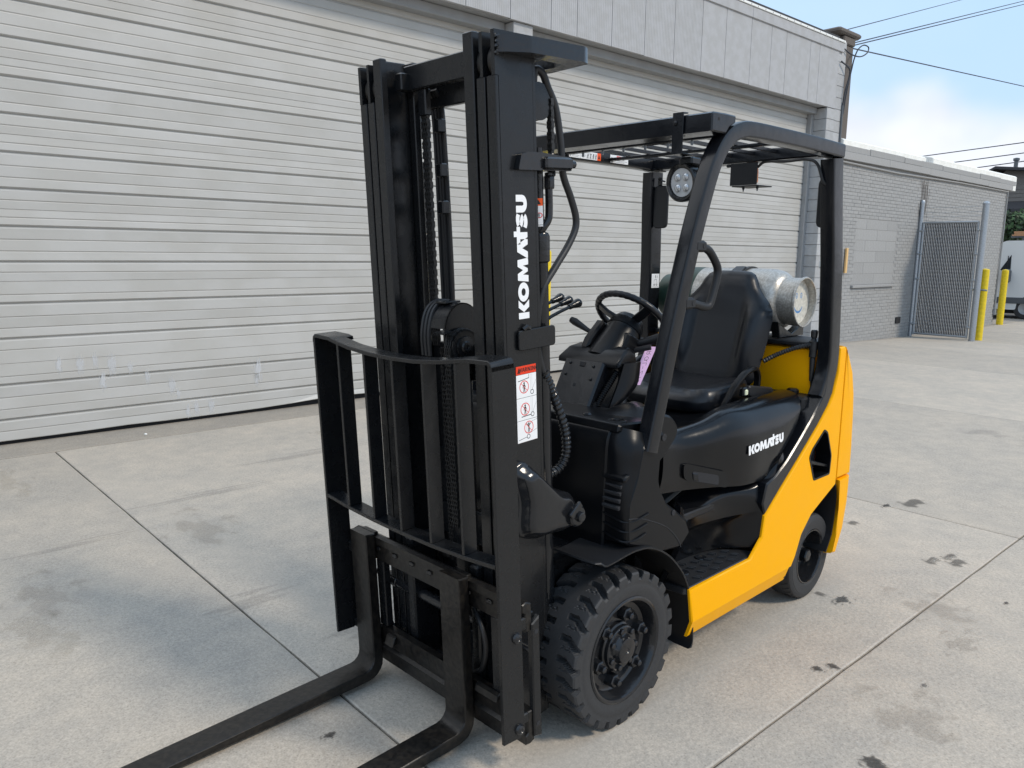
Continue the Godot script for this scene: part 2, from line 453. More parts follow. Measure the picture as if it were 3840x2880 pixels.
func setting():
	var r := RandomNumberGenerator.new(); r.seed = 4
	# ---- ground: one sheet to the horizon, concrete slabs on it with open joints
	var g := thing_b("ground", "pale concrete yard reaching past the buildings", "", Vector3.ZERO); g.set_meta("kind", "structure")
	var b := MB.new()
	var zs := [300.0, 20.0, 5.0, -10.5, -12.0, -13.5, -15.0, -16.5, -19.5, -22.5, -40.0, -300.0]; var xs := [-300.0, -20.0, 0.0, 20.0, 300.0]
	for i in zs.size() - 1:
		for j in xs.size() - 1:
			b.quad(Vector3(xs[j], ground_y(zs[i]) - 0.012, zs[i]), Vector3(xs[j + 1], ground_y(zs[i]) - 0.012, zs[i]), Vector3(xs[j + 1], ground_y(zs[i + 1]) - 0.012, zs[i + 1]), Vector3(xs[j], ground_y(zs[i + 1]) - 0.012, zs[i + 1]))
	part("joint_bed", b, M.joint_dirt, g)
	var sx := [-5.6, -4.87, 0.815, 6.4, 12.0, 24.0, 60.0]; var sz := [16.0, 8.2, 4.42, 0.63, -3.16, -6.95, -10.5, -13.5, -16.5, -19.5, -22.5, -26.0, -34.0, -60.0]
	for i in sx.size() - 1:
		for j in sz.size() - 1:
			var m := MB.new(); var x0: float = sx[i] + 0.0045; var x1: float = sx[i + 1] - 0.0045; var z0: float = sz[j] - 0.0045; var z1: float = sz[j + 1] + 0.0045
			if i == 0:      # the door apron is one long strip with a wide dirty joint along it
				if j > 0 and j < 6: continue
				if j == 0: z1 = -10.495
				x1 = -4.886
			if i == 1: x0 = -4.858
			var bev := 0.006
			var loop := func(x_a: float, x_b: float, z_a: float, z_b: float, dy: float):
				var q := PackedVector3Array()
				# uneven arrises along the long joints
				var k := 24 if (z_a < 9.0 and z_a > -11.0 and x_b < 7.0) or x_b < -4.8 else 1
				for s in k: q.append(Vector3(x_a, 0, lerpf(z_a, z_b, float(s) / k)))
				for s in k: q.append(Vector3(lerpf(x_a, x_b, float(s) / k), 0, z_b))
				for s in k: q.append(Vector3(x_b, 0, lerpf(z_b, z_a, float(s) / k)))
				for s in k: q.append(Vector3(lerpf(x_b, x_a, float(s) / k), 0, z_a))
				for s in q.size(): q[s].y = ground_y(q[s].z) + dy
				return q
			var lo: PackedVector3Array = loop.call(x0, x1, z0, z1, -0.03)
			var mid: PackedVector3Array = loop.call(x0, x1, z0, z1, -0.004)
			var hi: PackedVector3Array = loop.call(x0 + bev, x1 - bev, z0 - bev, z1 + bev, 0.0)
			for s in hi.size():
				var wob := Vector3(r.randf_range(-1, 1), 0, r.randf_range(-1, 1)) * (0.0025 if hi.size() > 8 else 0.0)
				hi[s] += wob; mid[s] += wob * 0.6
			m.rings([lo, mid, hi])
			part("concrete_slab", m, M["concrete_apron" if i == 0 else "concrete_%d" % ((i * 3 + j * 2) % 4)], g, 20.0)
	ground_marks(g)
	# ---- warehouse with two sectional doors
	var wh := thing_b("warehouse", "long grey warehouse with ribbed fascia above its two roll doors", "building", Vector3(-5.4, 0, -4.5))
	b = MB.new(); b.box(Vector3(-22, 0, -12.47), Vector3(-5.46, 5.36, 9.0)); part("wall", b, M.block_paint_0, wh)
	b = MB.new(); b.box(Vector3(-22, 5.37, -12.3), Vector3(-5.10, 5.5, 9.0), 0.02); part("roof", b, M.roof_shingle, wh)
	b = MB.new(); b.box(Vector3(-5.45, 4.262, -11.896), Vector3(-5.08, 5.3, 9.0)); part("lintel", b, M.soffit_paint, wh)
	b = MB.new(); b.box(Vector3(-5.36, 4.15, -11.88), Vector3(-5.20, 4.259, -4.72), 0.006); part("door_header", b, M.soffit_paint, wh)
	b = MB.new(); b.box(Vector3(-5.36, 4.15, -4.39), Vector3(-5.20, 4.259, 8.0), 0.006); part("door_header", b, M.soffit_paint, wh)
	# fascia panels with fine upright ribs
	var seams := [9.0, 8.03, 7.38, 6.73, 6.08, 5.43, 4.78, 4.13, 3.48, 2.83, 2.18, 1.53, 0.88, 0.23, -0.42, -1.07, -1.72, -2.37, -3.02, -3.67, -4.32, -4.97, -5.42, -6.065, -6.731, -7.378, -8.025, -8.628, -9.317, -9.905, -10.371, -11.166, -11.489, -12.2]
	for i in seams.size() - 1:
		var z0: float = seams[i] - 0.004; var z1: float = seams[i + 1] + 0.004
		var p := PackedVector2Array(); var k := int((z0 - z1) / 0.032)
		var deep := 0.0024 if i < 26 else 0.0008
		p.append(Vector2(-5.07, z0))
		for s in k:
			var t0 := z0 + (z1 - z0) * s / k; var w := (z1 - z0) / k
			p.append(Vector2(-5.023, t0)); p.append(Vector2(-5.023, t0 + w * 0.62)); p.append(Vector2(-5.023 - deep, t0 + w * 0.72)); p.append(Vector2(-5.023 - deep, t0 + w * 0.9))
		p.append(Vector2(-5.023, z1)); p.append(Vector2(-5.07, z1))
		b = MB.new(); b.prism(p, "y", 4.256 + r.randf_range(0, 0.006), 5.245); part("fascia_panel", b, M.fascia_paint, wh, 10.0)
	var tz := 9.0
	while tz > -12.2:
		var t1 := maxf(tz - 3.05, -12.34); b = MB.new(); b.box(Vector3(-5.10, 5.243, t1 + 0.004), Vector3(-5.0, 5.40, tz), 0.006); part("trim_board", b, M.fascia_paint, wh)
		b = MB.new(); b.box(Vector3(-5.12, 5.402, t1 + 0.003), Vector3(-4.985, 5.44, tz), 0.004); part("roof_edge", b, M.white_metal, wh)
		var rv := MB.new(); var zz := tz - 0.1
		while zz > t1: rv.obox(Vector3(-4.984, 5.42, zz), Vector3(0.003, 0.007, 0.007), Basis()); rv.done(); zz -= 0.22
		part("roof_edge_rivets", rv, M.soffit_paint, wh).set_meta("kind", "stuff")
		tz = t1
	b = MB.new(); b.box(Vector3(-5.35, 5.445, -12.2), Vector3(-5.03, 5.50, 9.0), 0.01); part("roof_membrane_edge", b, M.roof_shingle, wh)
	# block piers: between the doors, at the right jamb, and the corner pier
	var pier := func(x0: float, x1: float, z0: float, z1: float, top: float, nm: String, w: float):
		var y := 0.0; var k := 0
		while y < top - 0.02:
			var y1 := minf(y + 0.203, top)
			var cuts := [z0, z1] if k % 2 == 0 or w <= 0 else [z0, lerpf(z0, z1, w), z1]
			for c in cuts.size() - 1:
				var m := MB.new(); m.box(Vector3(x0, y + 0.003, cuts[c + 1] + 0.002), Vector3(x1, y1 - 0.003, cuts[c] - 0.002), 0.005)
				part(nm, m, M["block_paint_%d" % r.randi_range(0, 2)], wh)
			y = y1; k += 1
	pier.call(-5.42, -5.06, -4.40, -4.71, 4.255, "pier_block", 0.0)
	pier.call(-5.42, -5.021, -11.90, -12.2, 4.25, "pier_block", 0.0)
	pier.call(-5.42, -5.035, -12.215, -12.484, 5.45, "pier_block", 0.0)
	b = MB.new(); b.box(Vector3(-5.34, 0.0, -11.895), Vector3(-5.26, 4.15, -11.80), 0.004); part("door_track", b, M.soffit_paint, wh)
	b = MB.new(); b.box(Vector3(-5.34, 0.0, -4.79), Vector3(-5.26, 4.15, -4.72), 0.004); part("door_track", b, M.soffit_paint, wh)
	b = MB.new(); b.box(Vector3(-5.5, 5.45, -12.95), Vector3(-5.1, 5.60, -12.5), 0.02); b.box(Vector3(-5.55, 5.602, -13.1), Vector3(-5.06, 5.70, -12.25), 0.03); part("chimney", b, M.stone, wh)
	b = MB.new(); b.box(Vector3(-5.45, 3.75, -12.93), Vector3(-5.12, 5.448, -12.49), 0.02); part("chimney_stack", b, M.stone, wh)
	b = MB.new(); b.box(Vector3(-5.05, 1.42, -12.12), Vector3(-4.99, 1.54, -12.05), 0.008); part("outlet_box", b, M.white_metal, wh)
	b = MB.new(); b.tube(MB.smooth(P3([-5.0, 1.85, -12.13, -4.97, 1.6, -12.14, -4.95, 1.1, -12.2, -4.96, 0.8, -12.08, -4.99, 0.75, -12.02]), 6), 0.008, 6); part("outlet_cord", b, M.cable, wh)
	b = MB.new(); b.box(Vector3(-5.04, 1.15, -12.32), Vector3(-4.97, 1.75, -12.22), 0.01); part("switch_box", b, M.van_trim, wh)
	b = MB.new(); b.tube(P3([-5.02, 0.0, -12.46, -5.02, 4.35, -12.46]), 0.022, 8); part("conduit", b, M.van_trim, wh)
	b = MB.new(); b.tube(MB.smooth(P3([-5.02, 4.35, -12.46, -4.99, 4.6, -12.46, -4.95, 4.95, -12.50, -5.0, 5.08, -12.25]), 5), 0.014, 6); part("service_loop", b, M.cable, wh)
	# ---- sectional doors, slat by slat
	door(Vector3(-5.34, 0, 1.8), 8.0, -4.395, "left roll door of grey slats with white scuffs and a bent foot", true, r)
	door(Vector3(-5.34, 0, -8.3), -4.715, -11.80, "right roll door of horizontal grey slats, behind the forklift's guard and seat", false, r)
	brick_building(r)

func door(at: Vector3, z0: float, z1: float, label: String, scuffed: bool, r: RandomNumberGenerator):
	var d := thing_b("roll_door", label, "garage door", at)
	var x := -5.34
	var b := MB.new(); b.box(Vector3(x - 0.075, 0.0, z1 - 0.02), Vector3(x - 0.045, 4.2, z0 + 0.02)); part("backing", b, M.gap_dark, d)
	# (height, gap below) pairs from the foot up: 3 = open joint, 1 = shallow rib, 0 = hairline
	var ys := [0.036, 0.115, 0.208, 0.296, 0.393, 0.497, 0.566, 0.673, 0.782, 0.873, 0.959, 1.050, 1.158, 1.229, 1.336, 1.408, 1.491, 1.577, 1.670, 1.773, 1.843, 1.908, 1.979, 2.068, 2.155, 2.246, 2.349, 2.421, 2.488, 2.556, 2.645, 2.728, 2.829, 2.927, 3.003, 3.066, 3.135, 3.222, 3.31, 3.405, 3.504, 3.58, 3.645, 3.715, 3.80, 3.89, 3.985, 4.082, 4.2]
	var ty := [9, 1, 3, 1, 1, 3, 1, 0, 1, 3, 1, 1, 3, 1, 0, 1, 3, 1, 1, 3, 1, 0, 1, 3, 1, 1, 3, 1, 0, 1, 3, 1, 1, 3, 1, 0, 1, 3, 1, 1, 3, 1, 0, 1, 3, 1, 1, 3, 9]
	for i in ys.size() - 1:
		var lo: float = ys[i]; var hi: float = ys[i + 1]
		var gl: float = {9: 0.0, 3: 0.007, 1: 0.0014, 0: 0.0010}[ty[i]]; var gh: float = {9: 0.0, 3: 0.007, 1: 0.0014, 0: 0.0010}[ty[i + 1]]
		var bl := 0.010 if ty[i] == 3 else 0.006; var bh := 0.010 if ty[i + 1] == 3 else 0.006
		if ty[i] == 0: bl = 0.002
		if ty[i + 1] == 0: bh = 0.002
		lo += gl; hi -= gh
		# ribs: each slat leans a few millimetres so its lower lip catches the light
		var tl: float = lo - gl + 0.0003; var th: float = hi + gh - 0.0003; var dl := 0.018 if ty[i] == 3 else 0.0032; var dh := 0.018 if ty[i + 1] == 3 else 0.0032
		var p := P2([x - 0.03, tl, x - dl, tl, x - dl, lo, x - dl * 0.5, lo, x + 0.002, lo + bl, x, hi - bh, x - dh * 0.5, hi, x - dh, hi, x - dh, th, x - 0.03, th])
		if gl == 0.0: p.remove_at(1); p.remove_at(1)
		if gh == 0.0: p.remove_at(p.size() - 2); p.remove_at(p.size() - 2)
		b = MB.new()
		if scuffed and i == 0:
			# bent foot near the right end
			var rs := []
			for k in 41:
				var z := lerpf(z0, z1, k / 40.0); var dent := exp(-pow((z + 2.15) / 0.55, 2)) * 0.035 + exp(-pow((z - 0.0) / 0.2, 2)) * 0.008
				var q := PackedVector3Array()
				for e in p: q.append(Vector3(e.x + dent * 0.9 * (1.0 if e.y < 0.08 else 0.25), e.y + (dent if e.y < 0.06 else 0.0), z))
				rs.append(q)
			b.rings(rs)
		else: b.prism(p, "z", z0, z1)
		part("slat", b, M["door_paint_%d" % r.randi_range(0, 2)], d, 12.0)
	if not scuffed: return
	var sc := [blotch(71, Color(0.84, 0.85, 0.86), 0.6, 64, 2.5, 0.25, 0.35), blotch(72, Color(0.84, 0.85, 0.86), 0.5, 64, 3.0, 0.2, 0.5), blotch(75, Color(0.84, 0.85, 0.86), 0.55, 64, 2.0, 0.3, 0.3)]
	var spots := [[0.46, 0.63, 0.10], [0.30, 0.62, 0.12], [0.18, 0.64, 0.10], [0.05, 0.60, 0.14], [-0.1, 0.56, 0.08], [0.13, 0.46, 0.12], [-0.24, 0.46, 0.10], [-0.45, 0.36, 0.12], [-0.5, 0.28, 0.07], [-1.28, 0.42, 0.18], [-1.26, 0.33, 0.08], [-0.66, 0.12, 0.10], [-0.8, 0.13, 0.11], [-0.58, 0.10, 0.09]]
	for s in spots:
		b = MB.new(); var w: float = s[2] * 0.36; var h: float = s[2] * 0.9
		b.quad_uv(Vector3(x + 0.0035, s[1] - h, s[0] + w), Vector3(x + 0.0035, s[1] - h, s[0] - w), Vector3(x + 0.0035, s[1] + h, s[0] - w), Vector3(x + 0.0035, s[1] + h, s[0] + w))
		part("scuff", b, sc[r.randi() % 3], d)

func blotch(sd: int, c: Color, cut: float, n := 128, streak := 1.0, hollow := 0.45, streak_y := 1.0) -> StandardMaterial3D:
	var f := FastNoiseLite.new(); f.seed = sd; f.frequency = 4.0 / n; f.fractal_octaves = 5
	var im := Image.create(n, n, false, Image.FORMAT_RGBA8)
	for y in n:
		for x in n:
			var d := Vector2(x - n / 2.0 + 0.5, y - n / 2.0 + 0.5).length() / (n / 2.0)
			var a := smoothstep(0.0, 0.35, 1.0 - d - hollow + 0.75 * f.get_noise_2d(x * streak, y * streak_y)) * cut
			im.set_pixel(x, y, Color(c.r, c.g, c.b, a * smoothstep(1.0, 0.85, d)))
	var m := StandardMaterial3D.new(); m.albedo_texture = ImageTexture.create_from_image(im); m.transparency = BaseMaterial3D.TRANSPARENCY_ALPHA; m.roughness = 0.8
	return m

func ground_marks(g: Node3D):
	var kinds := [blotch(81, Color(0.13, 0.125, 0.12), 0.62), blotch(82, Color(0.20, 0.19, 0.18), 0.45, 128, 0.3), blotch(83, Color(0.42, 0.36, 0.29), 0.12), blotch(84, Color(0.40, 0.40, 0.41), 0.13, 128, 1.6, 0.4, 0.25), blotch(86, Color(0.72, 0.68, 0.61), 0.18)]
	# world x, z, size along x and z, kind
	var L := [[0.588, -1.528, 0.06, 0.10, 0], [0.785, -0.84, 0.045, 0.04, 0], [0.822, -0.905, 0.06, 0.035, 0], [0.815, -2.442, 0.07, 0.16, 1], [0.715, -2.378, 0.06, 0.16, 1], [0.76, -2.5, 0.05, 0.16, 1], [0.283, -3.349, 0.10, 0.28, 1], [1.116, -1.022, 0.022, 0.035, 0], [1.173, -0.41, 0.09, 0.07, 0], [1.132, -2.071, 0.02, 0.04, 0], [0.484, -1.521, 0.06, 0.05, 1], [0.186, -3.15, 0.04, 0.09, 0], [1.10, -1.48, 0.13, 0.22, 2], [0.174, -2.658, 0.06, 0.1, 1], [0.9, -1.75, 0.35, 0.25, 2], [1.15, -0.75, 0.3, 0.3, 2],
		[-1.3, 0.5, 0.18, 0.3, 3], [-0.75, 0.2, 0.22, 0.35, 3], [-2.0, 1.2, 0.5, 0.25, 2], [-3.0, 0.0, 0.12, 0.8, 3], [-3.5, -1.1, 0.16, 0.9, 3], [-2.6, 0.9, 0.10, 0.5, 3], [-3.9, -1.5, 0.5, 0.2, 4], [-4.2, 0.9, 0.7, 0.25, 4], [-2.4, 0.3, 0.6, 0.3, 2], [-1.6, 1.3, 0.4, 0.3, 4], [1.35, -3.6, 0.8, 0.25, 3], [0.5, -6.0, 1.2, 0.4, 3], [-0.15, 0.78, 0.03, 0.05, 0], [0.42, 0.95, 0.035, 0.03, 0], [0.62, 0.5, 0.03, 0.02, 0], [0.7, 0.38, 0.05, 0.03, 1], [-0.42, 0.62, 0.025, 0.02, 0], [0.3, 1.02, 0.05, 0.02, 1]]
	for s in L:
		var w := bt_inv(Vector3(s[0], 0.004, s[1])); var b := MB.new(); w.y = ground_y(w.z) + 0.0035
		b.quad_uv(w + Vector3(-s[2], 0, s[3]), w + Vector3(s[2], 0, s[3]), w + Vector3(s[2], 0, -s[3]), w + Vector3(-s[2], 0, -s[3]))
		part("stain", b, kinds[s[4]], g)
func bt_inv(p: Vector3) -> Vector3: return Basis(Vector3.UP, BY) * p

func brick_building(r: RandomNumberGenerator):
	var s := thing_b("brick_building", "low grey painted brick building with a blocked-up window and a white roof edge", "building", Vector3(-6, -0.2, -17.2))
	var X := -5.0; var Z0 := -12.49; var Z1 := -22.05; var Y0 := -0.24; var Y1 := 3.42
	var b := MB.new(); b.box(Vector3(-16, Y0 - 0.2, Z1), Vector3(X - 0.006, Y1, Z0)); part("wall", b, M.mortar_paint, s)
	b = MB.new(); b.prism(P2([-16, 3.42, -4.955, 3.42, -4.955, 3.745, -5.0, 3.775, -5.3, 3.83, -16, 3.95]), "z", -16.35, Z0 - 0.005, 0.01); part("roof", b, M.roof_membrane, s)
	b = MB.new(); b.prism(P2([-16, 3.42, -4.955, 3.42, -4.955, 3.775, -5.0, 3.81, -5.3, 3.87, -16, 3.98]), "z", Z1 - 0.5, -16.75, 0.01); part("roof", b, M.roof_membrane, s)
	b = MB.new(); b.box(Vector3(-16, 3.42, -16.74), Vector3(-4.99, 3.68, -16.36), 0.02); part("roof_gutter", b, M.stone, s)
	# fascia boards lapped along the eave
	var z := Z0 - 0.01; var k := 0
	for w in [2.0, 2.1, 1.75, 2.0, 1.9]:
		var z1 := maxf(z - w, Z1 - 0.45); b = MB.new(); b.box(Vector3(X - 0.02, 3.405 + 0.006 * (k % 2), z1 + 0.004), Vector3(-4.93, 3.545, z), 0.006); part("fascia_board", b, M.brick_paint_2, s)
		z = z1; k += 1
	z = Z0 - 0.01; k = 0
	for w in [1.1, 1.6, 0.9, 1.2, 2.4, 1.5, 1.3]:
		var z1 := maxf(z - w, Z1 - 0.48); b = MB.new(); b.box(Vector3(X - 0.02, 3.548, z1 + 0.004), Vector3(-4.945 + 0.008 * (k % 3), 3.66 + 0.012 * (k % 2), z), 0.006); part("eave_flashing", b, M.brick_paint_1, s)
		z = z1; k += 1
	b = MB.new(); b.tube(P3([-4.965, 3.36, Z0 - 0.02, -4.965, 3.33, -15.0, -4.965, 3.37, -18.5, -4.965, 3.37, -22.0]), 0.016, 6); part("conduit", b, M.brick_paint_2, s)
	b = MB.new(); b.tube(P3([-4.97, 3.36, -22.0, -4.97, 0.2, -22.0]), 0.018, 6); part("conduit", b, M.brick_paint_1, s)
	b = MB.new(); b.box(Vector3(X, 0.1, -22.05), Vector3(-4.93, 0.28, -21.96), 0.01); part("conduit_box", b, M.galvanised, s)
	# bricks in running bond, the nearest 300 each a part of its own, the rest one mass
	var L := 0.205; var H := 0.0685; var rows := int((Y1 - Y0) / H); var bricks := []
	for i in rows:
		var y := Y0 + i * H; var zz := Z0 - 0.004 - (L / 2 if i % 2 == 1 else 0.0)
		if i % 2 == 1: bricks.append([y, Z0 - 0.004, Z0 - 0.004 - L / 2])
		while zz > Z1 + 0.02:
			var z1 := maxf(zz - L, Z1); var mid := (zz + z1) / 2
			if not (y > 0.99 and y < 2.35 and mid < -13.36 and mid > -15.28): bricks.append([y, zz, z1])
			zz -= L
	bricks.sort_custom(func(p, q): return p[1] > q[1] if absf(p[1] - q[1]) > 0.01 else p[0] < q[0])
	var shared := {}
	var mm := MultiMesh.new(); mm.transform_format = MultiMesh.TRANSFORM_3D; var rest := []
	for i in bricks.size():
		var q = bricks[i]; var len: float = q[1] - q[2]; var key := snappedf(len, 0.01)
		if i < 300 or absf(len - L) > 0.004:
			if i >= 300: continue
			if not shared.has(key):
				var m := MB.new(); m.box(Vector3(-0.02, -H / 2 + 0.0032, -len / 2 + 0.0032), Vector3(0, H / 2 - 0.0032, len / 2 - 0.0032), 0.003); shared[key] = m.mesh()
			var o := part_mesh("brick", shared[key], M["brick_paint_%d" % r.randi_range(0, 2)], s)
			o.position += Vector3(X + r.randf_range(0, 0.003), q[0] + H / 2, (q[1] + q[2]) / 2)
		else: rest.append(Transform3D(Basis(), Vector3(X + r.randf_range(0, 0.003), q[0] + H / 2, (q[1] + q[2]) / 2)))
	var m := MB.new(); m.box(Vector3(-0.02, -H / 2 + 0.0032, -L / 2 + 0.0032), Vector3(0, H / 2 - 0.0032, L / 2 - 0.0032), 0.003)
	for v in 3:
		mm = MultiMesh.new(); mm.transform_format = MultiMesh.TRANSFORM_3D; mm.mesh = m.mesh()
		var mine := []
		for i in rest.size():
			if (i * 7 + i / 5) % 3 == v: mine.append(rest[i])
		mm.instance_count = mine.size()
		for i in mine.size(): mm.set_instance_transform(i, mine[i])
		var mi := MultiMeshInstance3D.new(); mi.multimesh = mm; mi.material_override = M["brick_paint_%d" % v]; mi.name = "far_bricks_%03d" % v if v else "far_bricks"; s.add_child(mi, true); mi.position = -bases[s]; mi.set_meta("kind", "stuff")
	# the blocked-up window
	var yy := 1.06; var row := 0
	for h in [0.215, 0.225, 0.225, 0.215, 0.215, 0.20]:
		var cuts := [-13.36, -14.35, -15.28] if row % 2 == 0 else [-13.36, -13.83, -14.80, -15.28]
		for c in cuts.size() - 1:
			b = MB.new(); b.box(Vector3(X - 0.03, yy + 0.003, cuts[c + 1] + 0.003), Vector3(X - 0.004 + r.randf_range(0, 0.003), yy + h - 0.003, cuts[c] - 0.003), 0.004); part("infill_block", b, M["brick_paint_%d" % r.randi_range(0, 2)], s)
		yy += h; row += 1
	b = MB.new(); b.box(Vector3(X - 0.01, 1.0, -15.3), Vector3(X + 0.05, 1.055, -13.34), 0.008); part("window_sill", b, M.brick_paint_1, s)
	b = MB.new(); b.box(Vector3(X, 0.19, -15.82), Vector3(X + 0.03, 0.325, -15.6), 0.004); part("vent_cover", b, M.gap_dark, s)
	b = MB.new(); b.box(Vector3(-4.985, 1.30, -13.03), Vector3(-4.95, 1.78, -12.96), 0.004); part("wooden_strip", b, M.pale_wood, s)
	var st := blotch(91, Color(0.24, 0.19, 0.15), 0.42, 128, 3.0)
	b = MB.new(); b.quad_uv(Vector3(X + 0.006, 1.7, -16.05), Vector3(X + 0.006, 1.7, -17.0), Vector3(X + 0.006, 3.9, -17.0), Vector3(X + 0.006, 3.9, -16.05)); part("water_stain", b, st, s)

# ------------------------------------------------------------------ the forklift
func forklift():
	XT = Transform3D(Basis(Vector3.RIGHT, TILT), PIV - Basis(Vector3.RIGHT, TILT) * PIV)
	var t := thing("forklift", "black and yellow forklift truck standing in the yard with its forks lowered", "forklift")
	wheels(t)
	body(t)
	guard(t)
	cab(t)
	mast(t)
	carriage(t)
	print_marks(t)

func body(t: Node3D):
	var b := MB.new()
	# ---- inner chassis, axle
	b.box(Vector3(-0.30, 0.16, -1.22), Vector3(0.30, 0.58, -0.30), 0.02); b.box(Vector3(-0.27, 0.15, -0.29), Vector3(0.27, 0.60, 0.19), 0.03)
	b.box(Vector3(-0.34, 0.58, -1.36), Vector3(0.34, 0.82, -0.62), 0.02); part("chassis", b, M.black_paint, t)
	b = MB.new(); b.lathe(P2([0.03, -0.45, 0.09, -0.44, 0.09, -0.2, 0.12, -0.1, 0.12, 0.1, 0.09, 0.2, 0.09, 0.38, 0.03, 0.39]), Vector3(0, 0.272, 0), Vector3.RIGHT, 20); part("front_axle", b, M.black_paint, t)
	b = MB.new(); b.box(Vector3(-0.36, 0.14, -1.50), Vector3(0.36, 0.26, -1.38), 0.02); part("rear_axle", b, M.black_paint, t)
	for s in [1.0, -1.0]:
		side_panel(t, s)
		# step plate with raised treads, behind the front wheel
		b = MB.new(); b.prism(rnd(P2([0.30 * s, -0.33, 0.484 * s, -0.345, 0.484 * s, -0.80, 0.472 * s, -0.87, 0.40 * s, -0.845, 0.335 * s, -0.76, 0.30 * s, -0.70]), 0.02), "y", 0.36, 0.388, 0.004)
		var st := part("step", b, M.step_plastic, t)
		var tr := MB.new(); var k := 0
		for iz in 7:
			for ix in 3:
				var x := 0.345 + 0.045 * ix + (0.022 if iz % 2 else 0.0); var z := -0.40 - 0.062 * iz
				if x > 0.462 or z < -0.79 + (0.462 - x) * 0.2: continue
				if (iz == 1 and ix == 1) or (iz == 4 and ix == 0): continue
				for q in [-0.007, 0.007]: tr.obox(Vector3(x * s, 0.391, z + q), Vector3(0.014, 0.0055, 0.0035), Basis(Vector3.UP, 0.5 * s), 0.001)
		part("treads", tr, M.step_plastic, st).set_meta("kind", "stuff")
		for q in [Vector2(0.39, -0.465), Vector2(0.355, -0.645)]:
			b = MB.new(); b.lathe(P2([0.026, 0.0, 0.024, 0.004, 0.018, 0.0045, 0.012, 0.001, 0.001, 0.001]), Vector3(q.x * s, 0.3885, q.y), Vector3.UP, 20); part("step_bolt", b, M.guard_paint, st)
		# black step edge and riser, swelling outward to the rear
		b = MB.new()
		var rows := []
		for d in [[0.388, 0.312, 0.312, 0.335, 0.400, 0.478], [0.44, 0.318, 0.318, 0.340, 0.405, 0.485], [0.51, 0.338, 0.338, 0.362, 0.425, 0.490], [0.545, 0.365, 0.365, 0.388, 0.440, 0.492]]:
			var y: float = d[0]; var rz := -0.87 - maxf(0.0, y - 0.39) * 0.17
			rows.append(P3([lerpf(0.40, 0.462, (y - 0.388) / 0.157) * s, y, -0.325, lerpf(0.335, 0.41, (y - 0.388) / 0.157) * s, y, -0.42, d[2] * s, y, -0.55, d[3] * s, y + 0.004, -0.73, d[4] * s, y + 0.010, rz + 0.05, d[5] * s, y + 0.022, rz]))
		b.sheet(rows, 0.02, 5, s < 0); part("step_riser", b, M.hood_plastic, t)
		# lower body skirt up to the floor edge
		b = MB.new(); rows = []
		for d in [[0.552, 0.372, 0.376, 0.398, 0.45, 0.492, 0.0], [0.60, 0.384, 0.388, 0.408, 0.458, 0.493, -0.02], [0.642, 0.384, 0.388, 0.406, 0.455, 0.490, -0.055], [0.664, 0.36, 0.362, 0.392, 0.445, 0.486, -0.09], [0.700, 0.30, 0.30, 0.36, 0.41, 0.476, -0.15]]:
			var y: float = d[0]
			rows.append(P3([(0.466 if y < 0.65 else 0.45) * s, y - 0.0, -0.335, lerpf(0.425, 0.41, (y - 0.55) / 0.12) * s, y - 0.045 * smoothstep(0.58, 0.66, y), -0.425, d[2] * s, y - 0.03 * smoothstep(0.6, 0.66, y), -0.52, d[3] * s, y, -0.70, d[4] * s, y + 0.006, -0.84 + d[6] * 0.5, d[5] * s, y + 0.012 + (0.07 if y > 0.65 else 0.0), -0.90 + d[6]]))
		b.sheet(rows, 0.02, 5, s < 0); part("side_skirt", b, M.hood_plastic, t)
		# black guard foot running down along the yellow panel
		var band := P2([-1.404, 1.12, -1.371, 1.0, -1.275, 0.91, -1.162, 0.822, -1.061, 0.75, -0.961, 0.697, -0.895, 0.68, -0.868, 0.60, -0.892, 0.548, -1.011, 0.637, -1.162, 0.744, -1.321, 0.860, -1.411, 0.938, -1.454, 0.993, -1.487, 1.12])
		b = MB.new(); b.prism(band, "x", 0.43 * s, 0.4945 * s, 0.006); part("guard_foot", b, M.guard_paint, t)
		# front mudguard: a bent sheet
		var pr := P2([0.185, 0.630, 0.13, 0.613, 0.028, 0.622, -0.037, 0.623, -0.106, 0.611, -0.187, 0.572, -0.258, 0.516, -0.325, 0.437, -0.374, 0.327, -0.396, 0.18, -0.385, 0.135])
		var o := PackedVector2Array(); var sm := PackedVector3Array()
		for p in pr: sm.append(Vector3(0, p.y, p.x))
		sm = MB.smooth(sm, 4)
		var mrows := []
		for x in [0.285, 0.34, 0.42, 0.478, 0.49]:
			var q := PackedVector3Array()
			for p in sm:
				var pull := 0.0
				if x > 0.48: pull = 0.012
				q.append(Vector3(x * s, p.y - (0.001 if x > 0.48 else 0.0), p.z))
			mrows.append(q)
		# rounded front corners
		for i in mrows.size():
			var c: float = [0.0, 0.0, 0.0, 0.006, 0.024][i]
			for j in 4: mrows[i][j].z -= c * (1.0 - j / 4.0)
			var e: float = [0.02, 0.008, 0.0, 0.0, 0.012][i]
			for j in 4: mrows[i][sm.size() - 1 - j].y += e * (1.0 - j / 4.0)
		b = MB.new(); b.sheet(mrows, 0.006, 1, s < 0); part("mudguard", b, M.matte_plastic, t)
	# ---- counterweight
	b = MB.new(); var rs := []
